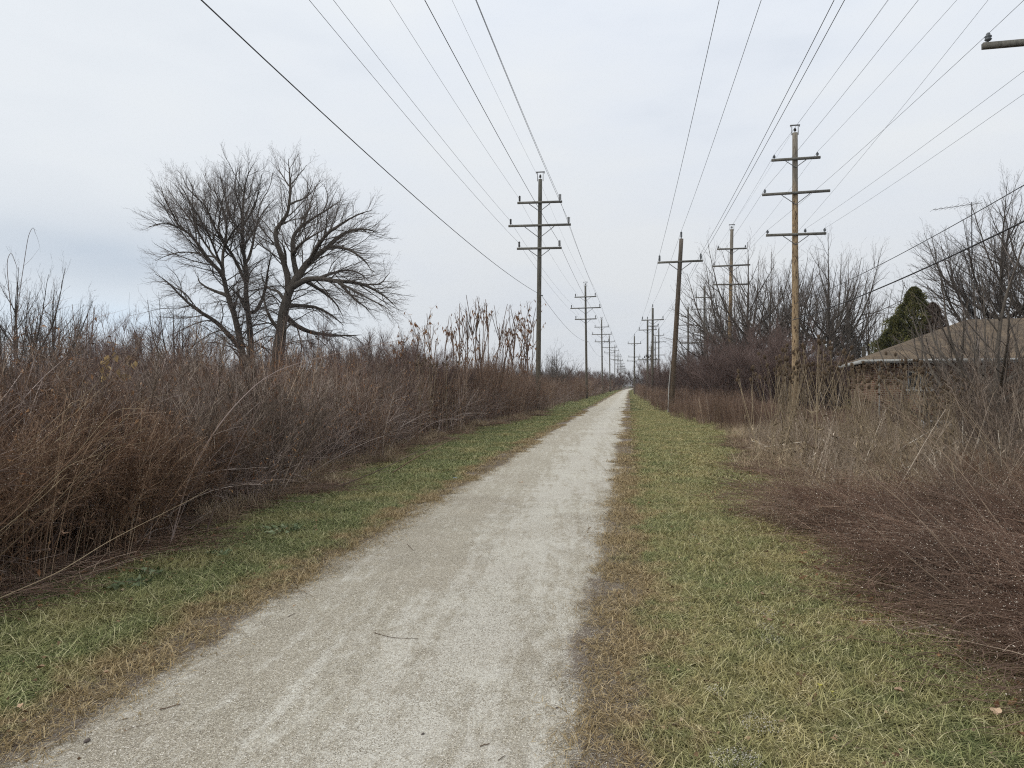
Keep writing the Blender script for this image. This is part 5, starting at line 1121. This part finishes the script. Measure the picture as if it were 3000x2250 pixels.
for (pts, r, lab) in [([(897, 451, 16), (935, 428, 16)], .016, 'pale cane propped diagonally below the brick wall, leftmost'), ([(888, 480, 13), (960, 440, 13.5)], .014, 'longest pale cane lying slanted before the brick wall'), ([(967, 470, 13.4), (1000, 445, 13.8)], .014, 'short pale cane crossing others at the right'),
    ([(968, 473, 13), (985, 420, 13)], .012, 'pale cane leaning steeply at the right'), ([(962, 476, 13), (963, 415, 13)], .014, 'upright bleached cane before the brick wall'), ([(1004, 490, 11), (998, 430, 11)], .009, 'slim upright pale stem near the right edge'),
    ([(764, 447, 18), (850, 436, 17)], .016, 'long fallen pale stalk lying level below the teasels'), ([(752, 441, 19), (770, 447, 18.5)], .016, 'short fallen pale stalk left of the level one'), ([(895, 645, 4.9), (935, 625, 4.9), (968, 622, 5)], .008, 'curved grey stick arching over the lower right brush edge'),
    ([(985, 680, 4.2), (1030, 694, 4.)], .006, 'straight straw coloured stick at the lower right grass edge'), ([(208, 0, 0)]*0, 0, '')]:
    if pts:
        P_ = np.array([W(*q) for q in pts]); P_[:, 2] = np.maximum(P_[:, 2], r); MB
        tag(MB().tubes(P_[None], np.linspace(r, r*.5, len(P_))[None], 6, 'palecane', cap=True).obj('fallen_cane'), lab, 'cane')

# ================================================================ small things on the ground
def flat_leaf(px, py, size, mt, label, lobes=5, rz=0):
    Z = F*H/(py-HY); p = D(px, Z); n_ = 30; a = np.linspace(0, 2*pi, n_, endpoint=False)
    r = size*(.62+.3*np.abs(np.cos(a*lobes/2))**.6+rng.normal(0, .03, n_)); V = [(0, 0, .03)]+[(r[i]*cos(a[i]), r[i]*sin(a[i])*.8, .028+.35*size*sin(a[i]*2+rz)*.5+.012) for i in range(n_)]
    V += [(x_, y_, z_-.0015) for x_, y_, z_ in V]
    f = [[0, 1+i, 1+(i+1) % n_] for i in range(n_)]+[[n_+1, n_+2+(i+1) % n_, n_+2+i] for i in range(n_)]
    mb = MB().add(V, np.array(f), mt, rnd(0, 1)); mb.tubes(np.array([[[size*.5, 0, .03], [size*1.3, .01, .02]]]), .0015, 4, mt)
    o = mb.obj('fallen_leaf', loc=p+np.array([0, 0, .03])); o.rotation_euler = (rng.normal(0, .15), rng.normal(0, .15), rz); return tag(o, label, 'leaf', 'fallen leaves on the grass')
for px, py, s_, mt, lab in [(898, 702, .034, 'leafpale', 'pale tan curled leaf on the right grass, above the corner leaf'), (996, 723, .036, 'leafpale', 'pale tan leaf on the grass near the lower right corner'), (1022, 748, .035, 'deadleaf', 'rusty brown leaf at the very lower right corner'),
    (770, 629, .03, 'leafpale', 'greyish leaf beside the white gravel crumbs'), (820, 697, .018, 'leafyellow', 'small yellow green leaf on the right grass'), (831, 704, .015, 'leafyellow', 'smaller yellow green leaf beside the other yellow one'), (762, 602, .026, 'leafpale', 'faded tan leaf half sunk in the right grass'),
    (41, 678, .03, 'leafpale', 'pale leaf on the left grass by the long green blades'), (23, 717, .02, 'leafpale', 'small pale leaf in the brown grass at lower left'), (145, 654, .02, 'leafpale', 'tan leaf near the left path edge'), (107, 683, .016, 'leafpale', 'tiny pale leaf at the left path edge'), (171, 585, .02, 'deadleaf', 'brown leaf in the left verge below the rosette'),
    (650, 467+40, .03, 'deadleaf', 'dark leaf on the grass right of the middle path'), (521, 486, .05, 'leafpale', 'light leaf on the left verge below the stalks'), (505, 437, .07, 'leafpale', 'distant pale leaf on the left verge')]:
    flat_leaf(px, py, s_, mt, lab, 5, rnd(0, 6))
def ground_stick(pts, r, label, name='twig', mt='stick'):
    P_ = []
    for px, py in pts: q = D(px, F*H/(py-HY)); P_.append(q+np.array([0, 0, r+.008]))
    P_ = np.array(P_); tt = np.linspace(0, 1, 8); Q = np.stack([np.interp(tt, np.linspace(0, 1, len(P_)), P_[:, k]) for k in range(3)], 1); Q[1:-1] += rng.normal(0, r*.6, (6, 3))*np.array([1, 1, .2])
    mb = MB().tubes(Q[None], np.linspace(r, r*.6, 8)[None], 6, mt, .3, cap=True); b_, d_, _, _ = sprout(Q[None], 2, .3, .8, .7, 0); d_[:, 2] = .05
    mb.tubes(grow(b_, d_, r*6, 3), taper(2, 3, r*.5), 4, mt, .3); return tag(mb.obj(name), label, 'twig', 'twigs lying on the ground')
for pts, r, lab in [([(374, 634), (392, 639), (418, 640)], .0035, 'long dark twig lying across the middle of the path'), ([(160, 711), (181, 706)], .005, 'short straight dark twig on the left of the path'), ([(407, 545), (413, 551)], .004, 'small bent twig near the left path edge, farther up'),
    ([(5, 750), (42, 740)], .005, 'dark twig along the lower left path edge'), ([(83, 704), (103, 699)], .009, 'dark bark piece at the left path edge'), ([(583, 751), (590, 745)], .005, 'tiny dark twig near the lower right path edge'), ([(634, 694), (655, 691)], .004, 'dark twig in the brown grass right of the path'),
    ([(660, 573), (674, 576)], .006, 'brown twig in the right grass halfway down'), ([(626, 703), (636, 701)], .009, 'short dark stub right of the lower path edge'), ([(498, 762), (505, 757)], .003, 'thin twig at the bottom of the path'), ([(288, 618), (296, 614)], .003, 'thin twig left of the path centre'), ([(700, 655), (712, 640)], .003, 'faint curved twig on the right grass'), ([(480, 748), (490, 745)], .004, 'stubby twig low on the path')]:
    ground_stick(pts, r*.65, lab)
def stone(px, py, s_, label, mt='stone', cat='stone', name='stone'):
    Z = F*H/(py-HY); n_ = 9; mb = MB(); pr = [(0, -.2), (.7, 0), (1, .35), (.8, .75), (.35, .95), (0, 1)]
    mb.lathe((0, 0, 0), np.array(pr)*s_, mt, 9); o = mb.obj(name, loc=D(px, Z)+np.array([0, 0, .006])); v = o.data.vertices
    for q in v: q.co.x *= 1+rng.normal(0, .12)+.5; q.co.y *= 1+rng.normal(0, .12)
    o.rotation_euler = (0, 0, rnd(0, 6)); return tag(o, label, cat)
stone(87.5, 742.5, .013, 'small dark stone on the path near the lower left corner')
stone(1000*.3413+530*.3413*.452, 735, .007, 'tiny brown pebble low on the path')
stone(676, 720+25, .012, 'dark stone in the brown grass at the lower path edge'); stone(557, 709, .006, 'small dark pebble right of the path centre line')
stone(455, 479, .03, 'small blue litter scrap on the left verge', 'blueplastic', 'litter', 'plastic_scrap')
def rosette(px, py, s_, n_, label):
    Z = F*H/(py-HY); mb = MB(); a = rnd(0, 6.28, n_); C = disc(n_, s_*.9); C[:, 2] = .035
    mb.leaves(C, np.stack([np.cos(a), np.sin(a), rnd(.05, .5, n_)], 1), rnd(.05, .11, n_), 'weedleaf', None, .42, .5)
    return tag(mb.obj('weed_rosette', loc=D(px, Z)), label, 'weed', 'green weed rosettes in the left verge')
rosette(282, 532, .26, 60, 'grey green thistle rosette in the left verge, biggest of the weeds'); rosette(222, 557, .15, 26, 'pale weed rosette nearer the camera in the left verge'); rosette(130, 588, .17, 26, 'broad green weed leaves at the brush edge on the left'); rosette(150, 575, .12, 18, 'small green weed beside the broad leaved one')
# white gravel crumbs on the grass
def crumbs(px, py, s_, n_, label):
    Z = F*H/(py-HY); C = disc(n_, s_); C[:, 1] *= 1.2; C[:, 2] = rnd(.008, .035, n_)
    mb = MB().blobs(C, rnd(.0015, .0042, n_), 'whitechip'); return tag(mb.obj('gravel_spill', loc=D(px, Z)), label, 'gravel', 'pale gravel crumbs spilled on the right grass', 'stuff')
M['whitechip'] = tone_mat('white_chip', [(.42,.39,.34),(.58,.55,.49),(.76,.73,.68)])
for px, py, s_, n_, lab in [(765, 614, .10, 150, 'upper patch of pale gravel crumbs on the right grass'), (766, 630, .06, 90, 'pale gravel crumbs beside the greyish leaf'), (772, 643, .08, 130, 'third patch of pale crumbs below the greyish leaf'), (760, 727, .10, 220, 'pale crumbs low on the right grass'), (722, 762, .07, 200, 'pale crumbs at the bottom edge of the picture'), (744, 763, .08, 240, 'brightest pale crumbs at the bottom edge'), (718, 694, .06, 70, 'faint pale crumbs left of the yellow leaves'), (698, 538, .10, 60, 'faint pale streak high on the right grass')]:
    crumbs(px, py, s_, n_, lab)
# large pale leaves hanging in the left brambles
for px, py, Z in [(108, 358, 9), (112, 352, 9), (105, 366, 9.1), (129, 355, 9.2), (121, 371, 9), (127, 373, 9), (104, 372, 9), (131, 361, 9.1)]:
    mb = MB(); k = 3; mb.leaves(rng.normal(0, .02, (k, 3)), rng.normal(size=(k, 3))*.4+np.array([0, 0, -1]), rnd(.08, .13, k), 'dryleaf' if 'dryleaf' in M else 'leafyellowtan', None, .7, .4) if 'leafyellowtan' in M else None
    if not mb.v:
        M['leafyellowtan'] = tone_mat('large_pale_leaf', [(.30,.20,.09),(.42,.31,.15)]); mb.leaves(rng.normal(0, .02, (k, 3)), rng.normal(size=(k, 3))*.4+np.array([0, 0, -1]), rnd(.08, .13, k), 'leafyellowtan', None, .7, .4)
    tag(mb.obj('hanging_leaf', loc=W(px, py, Z)), 'large withered tan leaf caught in the left brambles', 'leaf', 'large tan leaves caught in the left brambles')

# ---------------------------------------------------------------- thin damp air
import os
HZ = .00024
m = bpy.data.materials.new('damp_air'); m.use_nodes = True; t = m.node_tree; t.nodes.remove(t.nodes['Principled BSDF'])
v = t.nodes.new('ShaderNodeVolumePrincipled'); v.inputs['Color'].default_value = (.9, .92, .95, 1); v.inputs['Density'].default_value = HZ
t.links.new(v.outputs[0], t.nodes['Material Output'].inputs['Volume']); M['air'] = m
o = MB().box((0, 2150, 11), (6100, 4900, 24), 'air').obj('haze'); tag(o, kind='stuff')
